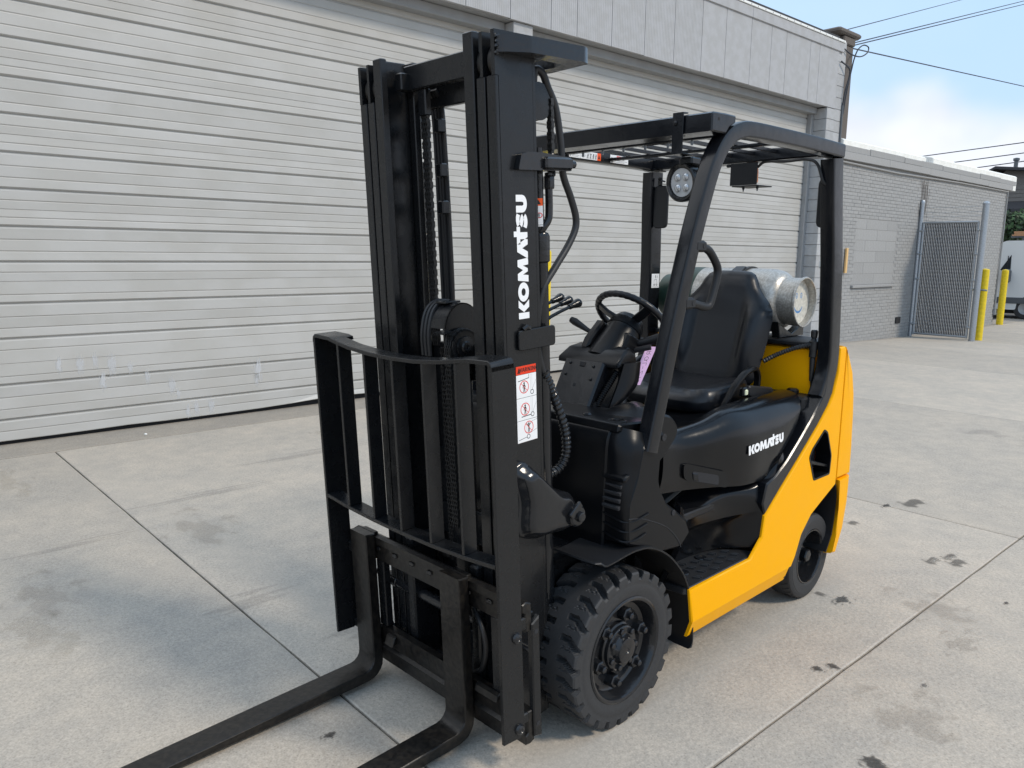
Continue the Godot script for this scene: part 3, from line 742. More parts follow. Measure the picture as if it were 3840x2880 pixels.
	for d in [[-0.500, 0.014, 0.0], [-0.492, 0.004, 0.01], [-0.47, 0.0, 0.03], [-0.36, 0.0, 0.085], [-0.18, 0.0, 0.125], [0.0, 0.0, 0.14], [0.18, 0.0, 0.125], [0.36, 0.0, 0.085], [0.47, 0.0, 0.03], [0.492, 0.004, 0.01], [0.500, 0.014, 0.0]]:
		var k: float = d[1]; var e: float = d[2]; var q := PackedVector3Array()
		for p in [[-1.562, 0.565], [-1.562, 1.185], [-1.575, 1.198], [-1.60, 1.15], [-1.657, 1.065], [-1.690, 0.96], [-1.704, 0.861], [-1.716, 0.70], [-1.719, 0.562]]:
			q.append(Vector3(d[0], clampf(p[1], 0.565 + k, 1.198 - k), p[0] + k * (1.0 if p[0] < -1.57 else -0.3) - (e if p[0] < -1.58 else 0.0)))
		rs.append(q)
	b.rings(rs)
	rs = []
	for d in [[-0.500, 0.014, 0.0], [-0.492, 0.004, 0.01], [-0.47, 0.0, 0.03], [-0.36, 0.0, 0.085], [0.0, 0.0, 0.14], [0.36, 0.0, 0.085], [0.47, 0.0, 0.03], [0.492, 0.004, 0.01], [0.500, 0.014, 0.0]]:
		var k: float = d[1]; var e: float = d[2]; var q := PackedVector3Array()
		for p in [[-1.580, 0.190], [-1.606, 0.262], [-1.63, 0.42], [-1.60, 0.557], [-1.719, 0.557], [-1.717, 0.44], [-1.69, 0.294], [-1.63, 0.183]]:
			q.append(Vector3(d[0], p[1] + (k if p[1] < 0.3 else -k * 0.3), p[0] + k * (1.0 if p[0] < -1.61 else -0.3) - (e if p[0] < -1.61 else 0.0)))
		rs.append(q)
	b.rings(rs)
	b.box(Vector3(-0.412, 0.60, -1.56), Vector3(0.412, 1.19, -1.405), 0.01)
	part("counterweight", b, M.yellow_paint, t, 50.0)
	b = MB.new(); b.box(Vector3(-0.30, 0.2, -1.60), Vector3(0.30, 0.6, -1.36), 0.02); part("counterweight_core", b, M.black_paint, t)
	b = MB.new(); b.prism(rnd(P2([-0.44, -1.37, 0.40, -1.37, 0.42, -1.62, -0.44, -1.62]), 0.02), "y", 1.202, 1.222, 0.004); part("cylinder_tray", b, M.matte_plastic, t)
	for x in [-0.30, -0.02, 0.22]:
		b = MB.new(); b.prism(P2([-1.66, 1.224, -1.42, 1.224, -1.40, 1.30, -1.44, 1.28, -1.54, 1.238, -1.62, 1.27, -1.66, 1.30]), "x", x - 0.02, x + 0.02, 0.003); part("cylinder_cradle", b, M.black_paint, t)
	for s in [1.0, -1.0]:
		b = MB.new(); b.lathe(P2([0.015, 0, 0.028, 0.004, 0.028, 0.018, 0.02, 0.026, 0.002, 0.027]), Vector3(0.36 * s, 0.985, -1.34), Vector3.UP, 18); part("hood_catch", b, M.plastic, t)
	for s in [1.0, -1.0]:      # black liner of the rear wheel arch
		var ap := MB.smooth(P3([0, 0.20, -1.125, 0, 0.29, -1.172, 0, 0.385, -1.222, 0, 0.456, -1.31, 0, 0.496, -1.41, 0, 0.548, -1.53, 0, 0.555, -1.575, 0, 0.50, -1.612, 0, 0.42, -1.615, 0, 0.30, -1.600, 0, 0.265, -1.585, 0, 0.205, -1.548]), 3)
		var a0 := PackedVector3Array(); var a1 := PackedVector3Array()
		for p in ap: a0.append(p + Vector3(0.28 * s, 0, 0)); a1.append(p + Vector3(0.4855 * s, 0, 0))
		b = MB.new(); b.sheet([a0, a1], 0.008, 1, s > 0); part("wheel_arch_liner", b, M.matte_plastic, t)
	# ---- engine hood under the seat
	for s in [1.0, -1.0]:
		b = MB.new(); var rows := [
			P3([0.375, 0.735, -0.30, 0.39, 0.722, -0.46, 0.415, 0.705, -0.62, 0.455, 0.690, -0.78, 0.468, 0.700, -0.92, 0.470, 0.765, -1.03, 0.466, 0.85, -1.15]),
			P3([0.385, 0.80, -0.305, 0.395, 0.80, -0.44, 0.425, 0.80, -0.58, 0.472, 0.80, -0.78, 0.476, 0.81, -0.93, 0.474, 0.84, -1.06, 0.462, 0.90, -1.20]),
			P3([0.383, 0.87, -0.31, 0.390, 0.872, -0.42, 0.428, 0.885, -0.56, 0.464, 0.895, -0.74, 0.468, 0.90, -0.93, 0.464, 0.915, -1.08, 0.450, 0.95, -1.24]),
			P3([0.372, 0.925, -0.315, 0.375, 0.925, -0.42, 0.405, 0.945, -0.56, 0.436, 0.962, -0.71, 0.438, 0.966, -0.90, 0.430, 0.978, -1.09, 0.415, 0.992, -1.28]),
			P3([0.345, 0.948, -0.32, 0.34, 0.948, -0.43, 0.360, 0.968, -0.58, 0.385, 1.000, -0.72, 0.385, 1.004, -0.90, 0.38, 1.008, -1.10, 0.375, 1.008, -1.28]),
			P3([0.30, 0.952, -0.325, 0.29, 0.945, -0.46, 0.30, 0.942, -0.60, 0.315, 0.985, -0.74, 0.322, 1.000, -0.90, 0.325, 1.006, -1.10, 0.325, 1.006, -1.30]),
			P3([0.20, 0.952, -0.33, 0.20, 0.935, -0.46, 0.20, 0.925, -0.60, 0.25, 0.930, -0.76, 0.265, 0.955, -0.90, 0.27, 0.985, -1.10, 0.27, 0.99, -1.32]),
			P3([0.0, 0.952, -0.33, 0.0, 0.93, -0.46, 0.0, 0.92, -0.60, 0.0, 0.92, -0.76, 0.0, 0.93, -0.90, 0.0, 0.96, -1.10, 0.0, 0.98, -1.34])]
		for q in rows:
			for i in q.size(): q[i].x *= s
		b.sheet(rows, 0.014, 5, s < 0); part("engine_hood", b, M.hood_plastic, t)
		b = MB.new(); b.box(Vector3(0.02 if s > 0 else -0.37, 0.62, -0.325), Vector3(0.37 if s > 0 else -0.02, 0.94, -0.312), 0.003); part("hood_front", b, M.hood_plastic, t)
		# latch recess on the side of the hood
		var lr := rnd(P2([-0.415, 0.838, -0.660, 0.764, -0.665, 0.700, -0.42, 0.772]), 0.025)
		b = MB.new(); b.prism(lr, "x", 0.36 * s, 0.403 * s, 0.013); b.warp(func(p): return Vector3(p.x + s * (-0.42 - p.z) * 0.19, p.y, p.z)); var lt := part("hood_latch", b, M.hood_plastic, t)
		b = MB.new(); b.prism(rnd(P2([-0.462, 0.80, -0.605, 0.762, -0.608, 0.722, -0.468, 0.762]), 0.012), "x", 0.385 * s, 0.4045 * s); b.warp(func(p): return Vector3(p.x + s * (-0.42 - p.z) * 0.19, p.y, p.z)); part("latch_pocket", b, M.gap_dark, lt)
		b = MB.new(); b.prism(P2([-0.462, 0.792, -0.49, 0.785, -0.495, 0.757, -0.468, 0.766]), "x", 0.385 * s, 0.407 * s, 0.002); b.warp(func(p): return Vector3(p.x + s * (-0.42 - p.z) * 0.19, p.y, p.z)); part("latch_handle", b, M.guard_paint, lt)
	b = MB.new(); b.box(Vector3(-0.44, 0.86, -1.402), Vector3(0.44, 0.985, -1.29), 0.012); part("rear_deck", b, M.matte_plastic, t)
	# ---- floor, pedals
	b = MB.new(); b.box(Vector3(-0.40, 0.60, -0.66), Vector3(0.40, 0.63, -0.02), 0.005); part("floor_plate", b, M.matte_plastic, t)
	for d in [[0.27, -0.51, 0.05, 0.09], [0.08, -0.36, 0.035, 0.05]]:
		b = MB.new(); b.obox(Vector3(d[0], 0.680, d[1]), Vector3(d[2], 0.010, d[3]), Basis(Vector3.RIGHT, 0.30), 0.008); part("pedal", b, M.pedal_rubber, t)
	# ---- cowl: front bulkhead, ledge, fender towers
	b = MB.new(); b.prism(P2([0.03, 0.56, 0.026, 0.80, 0.022, 0.965, 0.018, 0.995, 0.008, 1.016, -0.008, 1.026, -0.05, 1.026, -0.06, 0.80, -0.03, 0.56]), "x", -0.385, 0.385, 0.006); part("front_bulkhead", b, M.plastic, t)
	b = MB.new(); b.prism(P2([0.002, 1.022, 0.0, 1.036, -0.006, 1.044, -0.02, 1.047, -0.10, 1.042, -0.26, 1.03, -0.26, 1.00, -0.02, 1.015]), "x", -0.415, 0.415, 0.006); var lg := part("cowl_ledge", b, M.plastic, t)
	for x in [-0.30, 0.235]:
		b = MB.new(); b.lathe(P2([0.016, 0.0, 0.016, 0.012, 0.010, 0.018, 0.001, 0.018]), Vector3(x, 1.036, -0.05), Vector3.UP, 6); part("ledge_bolt", b, M.guard_paint, lg)
	b = MB.new(); b.lathe(P2([0.034, 0.0, 0.034, 0.006, 0.029, 0.007, 0.026, 0.001, 0.012, 0.001, 0.012, 0.008, 0.001, 0.009]), Vector3(0.362, 1.040, -0.055), Vector3.UP, 24); part("ledge_socket", b, M.plastic, lg)
	for s in [1.0, -1.0]:
		var tw := P2([-0.178, 1.010, -0.106, 0.996, -0.053, 0.968, -0.037, 0.903, -0.028, 0.867, 0.012, 0.787, 0.012, 0.70, 0.006, 0.645, -0.10, 0.606, -0.19, 0.568, -0.31, 0.556, -0.37, 0.60, -0.34, 0.655, -0.28, 0.70, -0.213, 0.745, -0.177, 0.799, -0.159, 0.838, -0.163, 0.892])
		b = MB.new(); b.prism(rnd(tw, 0.012, 2), "x", 0.365 * s, 0.475 * s, 0.009, true); var ct := part("cowl_tower", b, M.plastic, t)
		for i in 4:
			var y := 0.846 - 0.024 * i
			b = MB.new(); b.obox(Vector3(0.412 * s, y, 0.008 + 0.003 * i), Vector3(0.036, 0.0065, 0.014), Basis(Vector3.RIGHT, 0.35), 0.002); part("cowl_vent", b, M.gap_dark, ct)
		b = MB.new(); b.obox(Vector3(0.415 * s, 0.874, 0.008), Vector3(0.050, 0.010, 0.018), Basis(Vector3.RIGHT, 0.5), 0.006); part("vent_brow", b, M.plastic, ct)
		for i in 3:
			b = MB.new(); b.tube(MB.smooth(P3([0.372 * s, 0.746 - 0.034 * i, 0.024, 0.43 * s, 0.733 - 0.034 * i, 0.022, 0.464 * s, 0.727 - 0.034 * i, 0.016, 0.4765 * s, 0.726 - 0.034 * i, -0.03, 0.4765 * s, 0.735 - 0.034 * i, -0.10 + 0.006 * i]), 4), 0.0035, 6); part("cowl_groove", b, M.plastic, ct)
		b = MB.new(); b.sheet([P3([0.360 * s, 1.034, -0.010, 0.410 * s, 1.034, -0.02, 0.445 * s, 1.022, -0.06, 0.462 * s, 1.002, -0.115]), P3([0.360 * s, 0.985, 0.012, 0.415 * s, 0.982, 0.006, 0.455 * s, 0.975, -0.02, 0.472 * s, 0.968, -0.060]), P3([0.360 * s, 0.90, 0.018, 0.42 * s, 0.90, 0.014, 0.458 * s, 0.90, -0.005, 0.4745 * s, 0.90, -0.040]), P3([0.360 * s, 0.79, 0.024, 0.42 * s, 0.79, 0.022, 0.460 * s, 0.79, 0.016, 0.4745 * s, 0.79, 0.0]), P3([0.360 * s, 0.65, 0.018, 0.42 * s, 0.65, 0.016, 0.460 * s, 0.65, 0.010, 0.4745 * s, 0.65, -0.006])], 0.018, 4, s > 0); part("cowl_face", b, M.plastic, t, 60)
		# inner fin of the tower that wraps the guard leg
		b = MB.new(); b.prism(rnd(P2([-0.10, 1.00, -0.14, 1.05, -0.179, 1.067, -0.233, 1.053, -0.276, 1.014, -0.275, 0.975, -0.20, 0.91, -0.163, 0.892, -0.12, 0.93]), 0.02, 3), "x", 0.40 * s, 0.464 * s, 0.008); part("cowl_fin", b, M.plastic, t)
		b = MB.new(); b.lathe(P2([0.013, 0, 0.013, 0.004, 0.008, 0.005, 0.001, 0.003]), Vector3(0.474 * s, 0.988, -0.172), Vector3.RIGHT * s, 12); part("cowl_screw", b, M.gap_dark, t)
		b = MB.new(); b.lathe(P2([0.011, 0, 0.011, 0.004, 0.007, 0.005, 0.001, 0.003]), Vector3(0.474 * s, 0.702, -0.25), Vector3.RIGHT * s, 12); part("cowl_screw", b, M.gap_dark, t)
		# rounded cover disc between tower and mudguard
		b = MB.new(); b.tube(MB.smooth(P3([0.4745 * s, 0.738, 0.008, 0.4755 * s, 0.727, -0.05, 0.4755 * s, 0.709, -0.102, 0.4755 * s, 0.658, -0.212, 0.4755 * s, 0.595, -0.284, 0.475 * s, 0.560, -0.308]), 5), 0.0022, 6); part("cowl_seam", b, M.gap_dark, ct)
	b = MB.new(); b.sheet([P3([0.25, 1.033, -0.10, 0.30, 1.034, -0.13, 0.36, 1.034, -0.18, 0.42, 1.03, -0.24]), P3([0.18, 1.035, -0.22, 0.25, 1.06, -0.25, 0.31, 1.055, -0.28, 0.36, 1.02, -0.33]), P3([0.15, 1.02, -0.32, 0.20, 1.05, -0.36, 0.24, 1.03, -0.40, 0.30, 0.98, -0.42])], 0.012, 5); part("cowl_shoulder", b, M.plastic, t)

func side_panel(t: Node3D, s: float):
	var p := P2([-0.349, 0.387, -0.374, 0.252, -1.155, 0.252, -1.188, 0.285, -1.237, 0.379, -1.32, 0.45, -1.412, 0.488, -1.557, 0.545, -1.557, 1.186, -1.545, 1.198, -1.489, 1.198, -1.489, 1.085, -1.458, 0.991, -1.415, 0.935, -1.325, 0.857, -1.166, 0.741, -1.015, 0.634, -0.887, 0.545, -0.872, 0.456, -0.815, 0.410, -0.787, 0.387])
	var b := MB.new(); b.prism(p, "x", 0.4865 * s, 0.5 * s, 0.005, false, 0.252)
	var hole := rnd(P2([-1.387, 0.838, -1.425, 0.818, -1.483, 0.700, -1.477, 0.610, -1.312, 0.611, -1.250, 0.730, -1.276, 0.765]), 0.012, 3)
	var h := MB.new(); h.prism(hole, "x", 0.44 * s, 0.52 * s)
	var c := CSGCombiner3D.new(); c.name = "body_side_panel" if s > 0 else "body_side_panel_001"; t.add_child(c, true)
	var c1 := CSGMesh3D.new(); c1.mesh = b.mesh(30); c1.material = M.yellow_paint; c1.name = "panel"; c.add_child(c1)
	var c2 := CSGMesh3D.new(); c2.mesh = h.mesh(30); c2.operation = CSGShape3D.OPERATION_SUBTRACTION; c2.material = M.plastic; c2.name = "opening"; c.add_child(c2)
	# black liner of the air intake: rim, pocket and a sloping shelf
	b = MB.new(); var rim := MB.inset(hole, 0.009)
	var r0 := PackedVector3Array(); var r1 := PackedVector3Array(); var r2 := PackedVector3Array(); var r3 := PackedVector3Array(); var r4 := PackedVector3Array()
	for i in hole.size():
		r0.append(Vector3(0.4555 * s, hole[i].y, hole[i].x)); r1.append(Vector3(0.502 * s, hole[i].y, hole[i].x)); r2.append(Vector3(0.5025 * s, rim[i].y, rim[i].x)); r3.append(Vector3(0.43 * s, rim[i].y, rim[i].x)); r4.append(Vector3(0.425 * s, hole[i].y, hole[i].x))
	for q in [[r0, r1], [r1, r2], [r2, r3], [r3, r4], [r4, r0]]: b.strip(q[0], q[1])
	b.done(); var li := part("intake_rim", b, M.plastic, t)
	b = MB.new(); b.prism(hole, "x", 0.415 * s, 0.424 * s); part("intake_back", b, M.gap_dark, li)
	b = MB.new(); b.prism(P2([-1.27, 0.715, -1.475, 0.655, -1.478, 0.640, -1.285, 0.690]), "x", 0.425 * s, 0.49 * s, 0.003); part("intake_shelf", b, M.plastic, li)
	# sill tucked in below the panel
	b = MB.new(); b.prism(P2([0.4865 * s, 0.2519, 0.4999 * s, 0.2519, 0.4805 * s, 0.193, 0.476 * s, 0.186, 0.466 * s, 0.186]), "z", -0.3745, -1.135); part("sill", b, M.yellow_paint, t)

func wheels(t: Node3D):
	var R := 0.2725; var W := 0.20; var n := 25; var per := 18; var nc := 44
	var b := MB.new(); var ring := []
	for i in n * per:
		var a := TAU * i / (n * per); var ph := fposmod(float(i) / per, 1.0)
		var q := PackedVector3Array()
		for c in nc + 1:
			var w := float(c) / nc
			var side := w if w > 0.5 else 1.0 - w                      # 1 at a shoulder, .5 mid tread
			var p := fposmod(ph + (0.0 if w > 0.5 else 0.5), 1.0)
			var g := 0.0
			var ctr := 0.25 + (1.0 - side) / 0.24 * 0.42 if side > 0.76 else 0.67
			var hw := 0.17 if side > 0.76 else 0.12
			if side > 0.61:
				var dd := absf(p - ctr)
				g = smoothstep(hw + 0.03, hw - 0.03, dd)
			# zig-zag sipe across the middle of each lug
			var sp := absf(fposmod(p - 0.20 + 0.10 * (0.5 if fposmod(side * 9.0, 1.0) > 0.5 else -0.5) + 0.5, 1.0) - 0.5)
			if g < 0.05 and side > 0.64 and side < 0.86 and sp < 0.030 and side > 0.5: g = 0.16
			var sh := smoothstep(0.96, 1.0, side)
			var r := R - 0.022 * g - 0.007 * sh * sh
			q.append(Vector3((w - 0.5) * W, sin(a) * r, cos(a) * r))
		var prof := [[0.5 * W + 0.001, 0.243], [0.5 * W - 0.001, 0.238], [0.5 * W - 0.001, 0.226], [0.5 * W + 0.001, 0.222], [0.5 * W, 0.205], [0.5 * W - 0.004, 0.187], [0.5 * W - 0.012, 0.182]]
		for p in prof: q.append(Vector3(p[0], sin(a) * p[1], cos(a) * p[1]))
		q.append(Vector3(-0.5 * W + 0.012, sin(a) * 0.182, cos(a) * 0.182)); q.append(Vector3(-0.5 * W, sin(a) * 0.2, cos(a) * 0.2)); q.append(Vector3(-0.5 * W, sin(a) * 0.243, cos(a) * 0.243))
		ring.append(q)
	for i in ring.size(): b.strip(ring[i], ring[(i + 1) % ring.size()])
	b.done(); var tyre := b.mesh(32.0)
	b = MB.new(); b.lathe(P2([0.02, -0.16, 0.178, -0.16, 0.186, -0.02, 0.187, -0.002, 0.181, 0.001, 0.173, -0.002, 0.168, -0.012, 0.164, -0.026, 0.157, -0.046, 0.148, -0.052, 0.138, -0.054, 0.088, -0.050, 0.086, -0.038, 0.080, -0.034, 0.078, -0.022, 0.074, -0.019, 0.052, -0.018, 0.047, -0.012, 0.043, 0.002, 0.036, 0.005, 0.010, 0.005, 0.007, 0.002, 0.002, 0.002]), Vector3(W / 2, 0, 0), Vector3.RIGHT, 56)
	var rim := b.mesh(30.0)
	b = MB.new(); b.lathe(P2([0.024, -0.058, 0.024, -0.022, 0.020, -0.019, 0.012, -0.019, 0.012, -0.004, 0.008, -0.001, 0.001, -0.001]), Vector3.ZERO, Vector3.RIGHT, 6); var nut := b.mesh(20.0)
	b = MB.new(); b.lathe(P2([0.011, -0.03, 0.011, -0.010, 0.008, -0.008, 0.001, -0.008]), Vector3.ZERO, Vector3.RIGHT, 6); var stud := b.mesh(20.0)
	for s in [1.0, -1.0]:
		var w := group_node("front_wheel", t); w.position = Vector3(0.3817 * s, R, 0); w.rotation.y = 0.0 if s > 0 else PI
		part_mesh("tyre", tyre, M.rubber, w); part_mesh("rim", rim, M.gloss_paint, w)
		for k in 6:
			var a := deg_to_rad(104.0 + 60 * k); var o := part_mesh("lug_nut", nut, M.gloss_paint, w); o.position = Vector3(W / 2, sin(a) * 0.116, cos(a) * 0.116)
		for k in 7:
			var a := deg_to_rad(80.0 + 360.0 / 7 * k); var o := part_mesh("hub_bolt", stud, M.gloss_paint, w); o.position = Vector3(W / 2, sin(a) * 0.066, cos(a) * 0.066)
	# rear: smooth press-on tyres
	R = 0.205
	b = MB.new(); b.lathe(P2([0.128, -0.066, 0.15, -0.068, 0.185, -0.067, 0.199, -0.060, R, -0.045, R, 0.045, 0.199, 0.060, 0.188, 0.066, 0.180, 0.0665, 0.178, 0.068, 0.150, 0.068, 0.147, 0.0665, 0.136, 0.0665, 0.133, 0.064, 0.128, 0.062]), Vector3.ZERO, Vector3.RIGHT, 72, true)
	tyre = b.mesh(32.0)
	b = MB.new()
	for k in 40:
		var a := TAU * k / 40
		b.obox(Vector3(0, sin(a), cos(a)) * (R - 0.0005) + Vector3(0.035, 0, 0), Vector3(0.022, 0.0015, 0.0015), Basis(Vector3.RIGHT, -a) * Basis(Vector3.BACK, 0.5))
	var scr := b.mesh(20.0)
	b = MB.new(); b.lathe(P2([0.02, -0.05, 0.126, -0.06, 0.130, 0.0, 0.132, 0.064, 0.130, 0.067, 0.124, 0.066, 0.119, 0.055, 0.113, 0.0, 0.108, -0.012, 0.095, -0.016, 0.060, -0.014, 0.057, -0.006, 0.046, 0.0, 0.044, 0.016, 0.040, 0.020, 0.002, 0.021]), Vector3.ZERO, Vector3.RIGHT, 56)
	rim = b.mesh(30.0)
	b = MB.new(); b.lathe(P2([0.032, 0.02, 0.032, 0.052, 0.028, 0.057, 0.010, 0.058, 0.001, 0.058]), Vector3.ZERO, Vector3.RIGHT, 6); nut = b.mesh(20.0)
	for s in [1.0, -1.0]:
		var w := group_node("rear_wheel", t); w.position = Vector3(0.390 * s, R, -1.4413); w.rotation.y = 0.0 if s > 0 else PI
		part_mesh("tyre", tyre, M.rubber, w); part_mesh("rim", rim, M.gloss_paint, w); part_mesh("hub_nut", nut, M.guard_paint, w)
		part_mesh("tyre_sipes", scr, M.gap_dark, w).set_meta("kind", "stuff")

func guard(t: Node3D):
	var gd := group_node("overhead_guard", t)
	for s in [1.0, -1.0]:
		var path := PackedVector3Array()
		for p in [[-0.095, 0.95], [-0.135, 1.10], [-0.213, 1.39], [-0.270, 1.574], [-0.300, 1.665], [-0.345, 1.785], [-0.392, 1.895], [-0.440, 1.968], [-0.498, 2.016], [-0.567, 2.040], [-0.63, 2.0465], [-0.76, 2.0495], [-1.10, 2.051], [-1.396, 2.047]]: path.append(Vector3(0.4615 * s, p[1], p[0]))
		path = MB.smooth(path, 3)
		var b := MB.new(); b.beam(path, Vector3(1, 0, 0), 0.058, 0.060, 0.010); part("side_rail", b, M.guard_paint, gd, 42.0)
		path = PackedVector3Array()
		for p in [[-1.347, 2.012, 0.4575], [-1.363, 1.85, 0.461], [-1.400, 1.574, 0.4665], [-1.418, 1.35, 0.4695], [-1.432, 1.22, 0.469], [-1.440, 1.13, 0.465], [-1.425, 1.05, 0.461], [-1.38, 0.97, 0.460]]: path.append(Vector3(p[2] * s, p[1], p[0] + (0.0 if s > 0 else 0.011 + 0.07 * (2.012 - p[1]))))
		b = MB.new(); b.beam(MB.smooth(path, 4), Vector3(1, 0, 0), 0.066, 0.097, 0.012); part("rear_post", b, M.guard_paint, gd, 42.0)
		b = MB.new(); b.obox(Vector3(0.452 * s, 2.024, -1.345), Vector3(0.034, 0.006, 0.05), Basis(), 0.002); part("weld_plate", b, M.black_paint, gd)
		# rounded flap plate on the inner side of the rear post, on a small bracket
		b = MB.new(); b.prism(rnd(P2([0.435 * s, 1.735, 0.352 * s, 1.735, 0.352 * s, 1.945, 0.435 * s, 1.945]), 0.028, 5), "z", -1.322, -1.304, 0.004)
		if s > 0: b.warp(func(p): return p + Vector3(0.038, -0.008, -0.075))
		else: b.warp(func(p): return p + Vector3(0.005, 0.0, -0.006))
		part("flap_plate", b, M.matte_plastic, gd)
		b = MB.new(); b.box(Vector3(0.40 * s - 0.012, 1.945, -1.325), Vector3(0.40 * s + 0.012, 1.985, -1.315), 0.003)
		if s < 0: b.tube(MB.smooth(P3([0.40 * s, 1.975, -1.31, 0.385 * s, 1.97, -1.30, 0.36 * s, 1.962, -1.305]), 4), 0.004, 6); part("flap_bracket", b, M.black_paint, gd)
	var b := MB.new(); b.prism(P2([-0.349, 2.012, -0.349, 2.070, -0.36, 2.076, -0.44, 2.079, -0.50, 2.079, -0.50, 2.055, -0.46, 2.035, -0.44, 2.012]), "x", -0.49, 0.49, 0.005); part("front_header", b, M.guard_paint, gd)
	b = MB.new(); b.lathe(P2([0.006, 0, 0.006, 0.001, 0.001, 0.001]), Vector3(0.4895, 2.055, -0.39), Vector3.RIGHT, 10); part("header_hole", b, M.gap_dark, gd)
	b = MB.new(); b.box(Vector3(-0.435, 2.022, -1.39), Vector3(0.435, 2.074, -1.30), 0.006); part("rear_header", b, M.guard_paint, gd)
	b = MB.new(); b.box(Vector3(-0.432, 2.036, -0.66), Vector3(0.432, 2.050, -0.63), 0.003); part("cross_tube", b, M.guard_paint, gd)
	b = MB.new(); b.box(Vector3(-0.432, 2.036, -0.98), Vector3(0.432, 2.050, -0.95), 0.003); part("cross_tube", b, M.guard_paint, gd)
	for x in [-0.33, -0.22, -0.11, 0.0, 0.11, 0.22, 0.33]:
		b = MB.new(); b.box(Vector3(x - 0.007, 2.048, -0.66), Vector3(x + 0.007, 2.082, -0.45), 0.002); b.box(Vector3(x - 0.007, 2.052, -1.30), Vector3(x + 0.007, 2.066, -0.661)); part("roof_bar", b, M.guard_paint, gd)
		b = MB.new(); b.lathe(P2([0.005, 0, 0.005, 0.018, 0.001, 0.019]), Vector3(x, 2.037, -0.645), Vector3.DOWN, 8); part("roof_bolt", b, M.galvanised, gd)
	# work light on its strap
	var wl := group_node("work_light", t)
	b = MB.new(); b.prism(P2([-0.340, 1.946, -0.340, 2.084, -0.37, 2.086, -0.37, 2.082, -0.344, 2.080, -0.344, 1.95, -0.40, 1.95, -0.40, 1.944]), "x", 0.338, 0.382, 0.001); part("strap", b, M.guard_paint, wl)
	b = MB.new(); b.lathe(P2([0.009, 0, 0.008, 0.004, 0.001, 0.006]), Vector3(0.352, 2.05, -0.340), Vector3.BACK, 12); part("strap_bolt", b, M.guard_paint, wl)
	b = MB.new(); b.box(Vector3(0.33, 1.915, -0.47), Vector3(0.385, 1.943, -0.40), 0.006); b.tube(MB.smooth(P3([0.37, 1.87, -0.48, 0.40, 1.90, -0.47, 0.43, 1.92, -0.45]), 4), 0.004, 6); b.box(Vector3(0.27, 2.003, -0.42), Vector3(0.34, 2.008, -0.415)); part("light_bracket", b, M.black_paint, wl)
	var ax := Vector3(-0.12, -0.10, 1.0).normalized(); var c := Vector3(0.332, 1.857, -0.415)
	b = MB.new(); b.lathe(P2([0.03, -0.085, 0.056, -0.082, 0.066, -0.065, 0.069, -0.01, 0.068, 0.0, 0.063, 0.003, 0.054, 0.0, 0.051, -0.008, 0.001, -0.010]), c, ax, 40); part("housing", b, M.gloss_paint, wl, 30)
	b = MB.new(); b.lathe(P2([0.050, -0.0096, 0.050, -0.006, 0.038, -0.0066, 0.001, -0.0066]), c, ax, 32); part("reflector", b, M.reflector, wl, 30)
	var rx := ax.cross(Vector3.UP).normalized(); var ry := rx.cross(ax)
	for q in [Vector2(1, 1), Vector2(1, -1), Vector2(-1, 1), Vector2(-1, -1)]:
		b = MB.new(); b.lathe(P2([0.0135, -0.006, 0.0135, -0.003, 0.010, 0.0, 0.005, 0.0015, 0.001, 0.002]), c + (rx * q.x + ry * q.y) * 0.0185, ax, 18); part("lens", b, M.lens, wl, 30)
	# bracket with a strobe behind it under the rear header
	var sb := group_node("beacon_bracket", t)
	b = MB.new(); b.box(Vector3(0.0, 1.922, -1.312), Vector3(0.135, 2.021, -1.306), 0.001); b.prism(rnd(P2([0.008, -1.306, 0.140, -1.306, 0.155, -1.42, 0.03, -1.42]), 0.008), "y", 1.916, 1.921, 0.001); b.box(Vector3(-0.02, 2.005, -1.315), Vector3(0.0, 2.02, -1.30), 0.003); part("plate", b, M.matte_plastic, sb)
	b = MB.new(); b.lathe(P2([0.028, 0, 0.03, 0.01, 0.03, 0.05, 0.024, 0.085, 0.001, 0.09]), Vector3(0.085, 1.935, -1.35), Vector3.UP, 20); part("lens", b, M.orange_plastic, sb)
	for x in [0.055, 0.125]:
		b = MB.new(); b.lathe(P2([0.006, 0, 0.006, 0.010, 0.003, 0.012, 0.003, 0.02, 0.001, 0.021]), Vector3(x, 1.916, -1.335), Vector3.DOWN, 8); part("bolt", b, M.guard_paint, sb)
	b = MB.new(); b.tube(MB.smooth(P3([0.13, 2.0, -1.32, 0.17, 2.02, -1.315, 0.27, 2.012, -1.30, 0.37, 2.012, -1.29, 0.42, 1.99, -1.29, 0.445, 1.92, -1.30, 0.455, 1.90, -1.32]), 6), 0.0065, 8); part("beacon_cable", b, M.hose_rubber, t)
	# grab handle on the front leg
	var gh := group_node("grab_handle", t)
	b = MB.new(); b.tube(MB.smooth(P3([0.462, 1.630, -0.325, 0.464, 1.628, -0.375, 0.468, 1.615, -0.41, 0.470, 1.575, -0.452, 0.470, 1.545, -0.466, 0.470, 1.50, -0.455, 0.470, 1.44, -0.43, 0.469, 1.425, -0.415, 0.466, 1.425, -0.385, 0.463, 1.436, -0.33, 0.462, 1.442, -0.27]), 4), 0.0145, 12); part("bar", b, M.matte_plastic, gh)
	for q in [[1.632, -0.325], [1.440, -0.275]]:
		b = MB.new(); b.obox(Vector3(0.468, q[0], q[1]), Vector3(0.024, 0.020, 0.034), Basis(Vector3.RIGHT, 0.0), 0.008); part("mount", b, M.matte_plastic, gh)
		b = MB.new(); b.lathe(P2([0.008, 0, 0.008, 0.002, 0.001, 0.002]), Vector3(0.4915, q[0], q[1] - 0.012), Vector3.RIGHT, 10); part("mount_screw", b, M.gap_dark, gh)

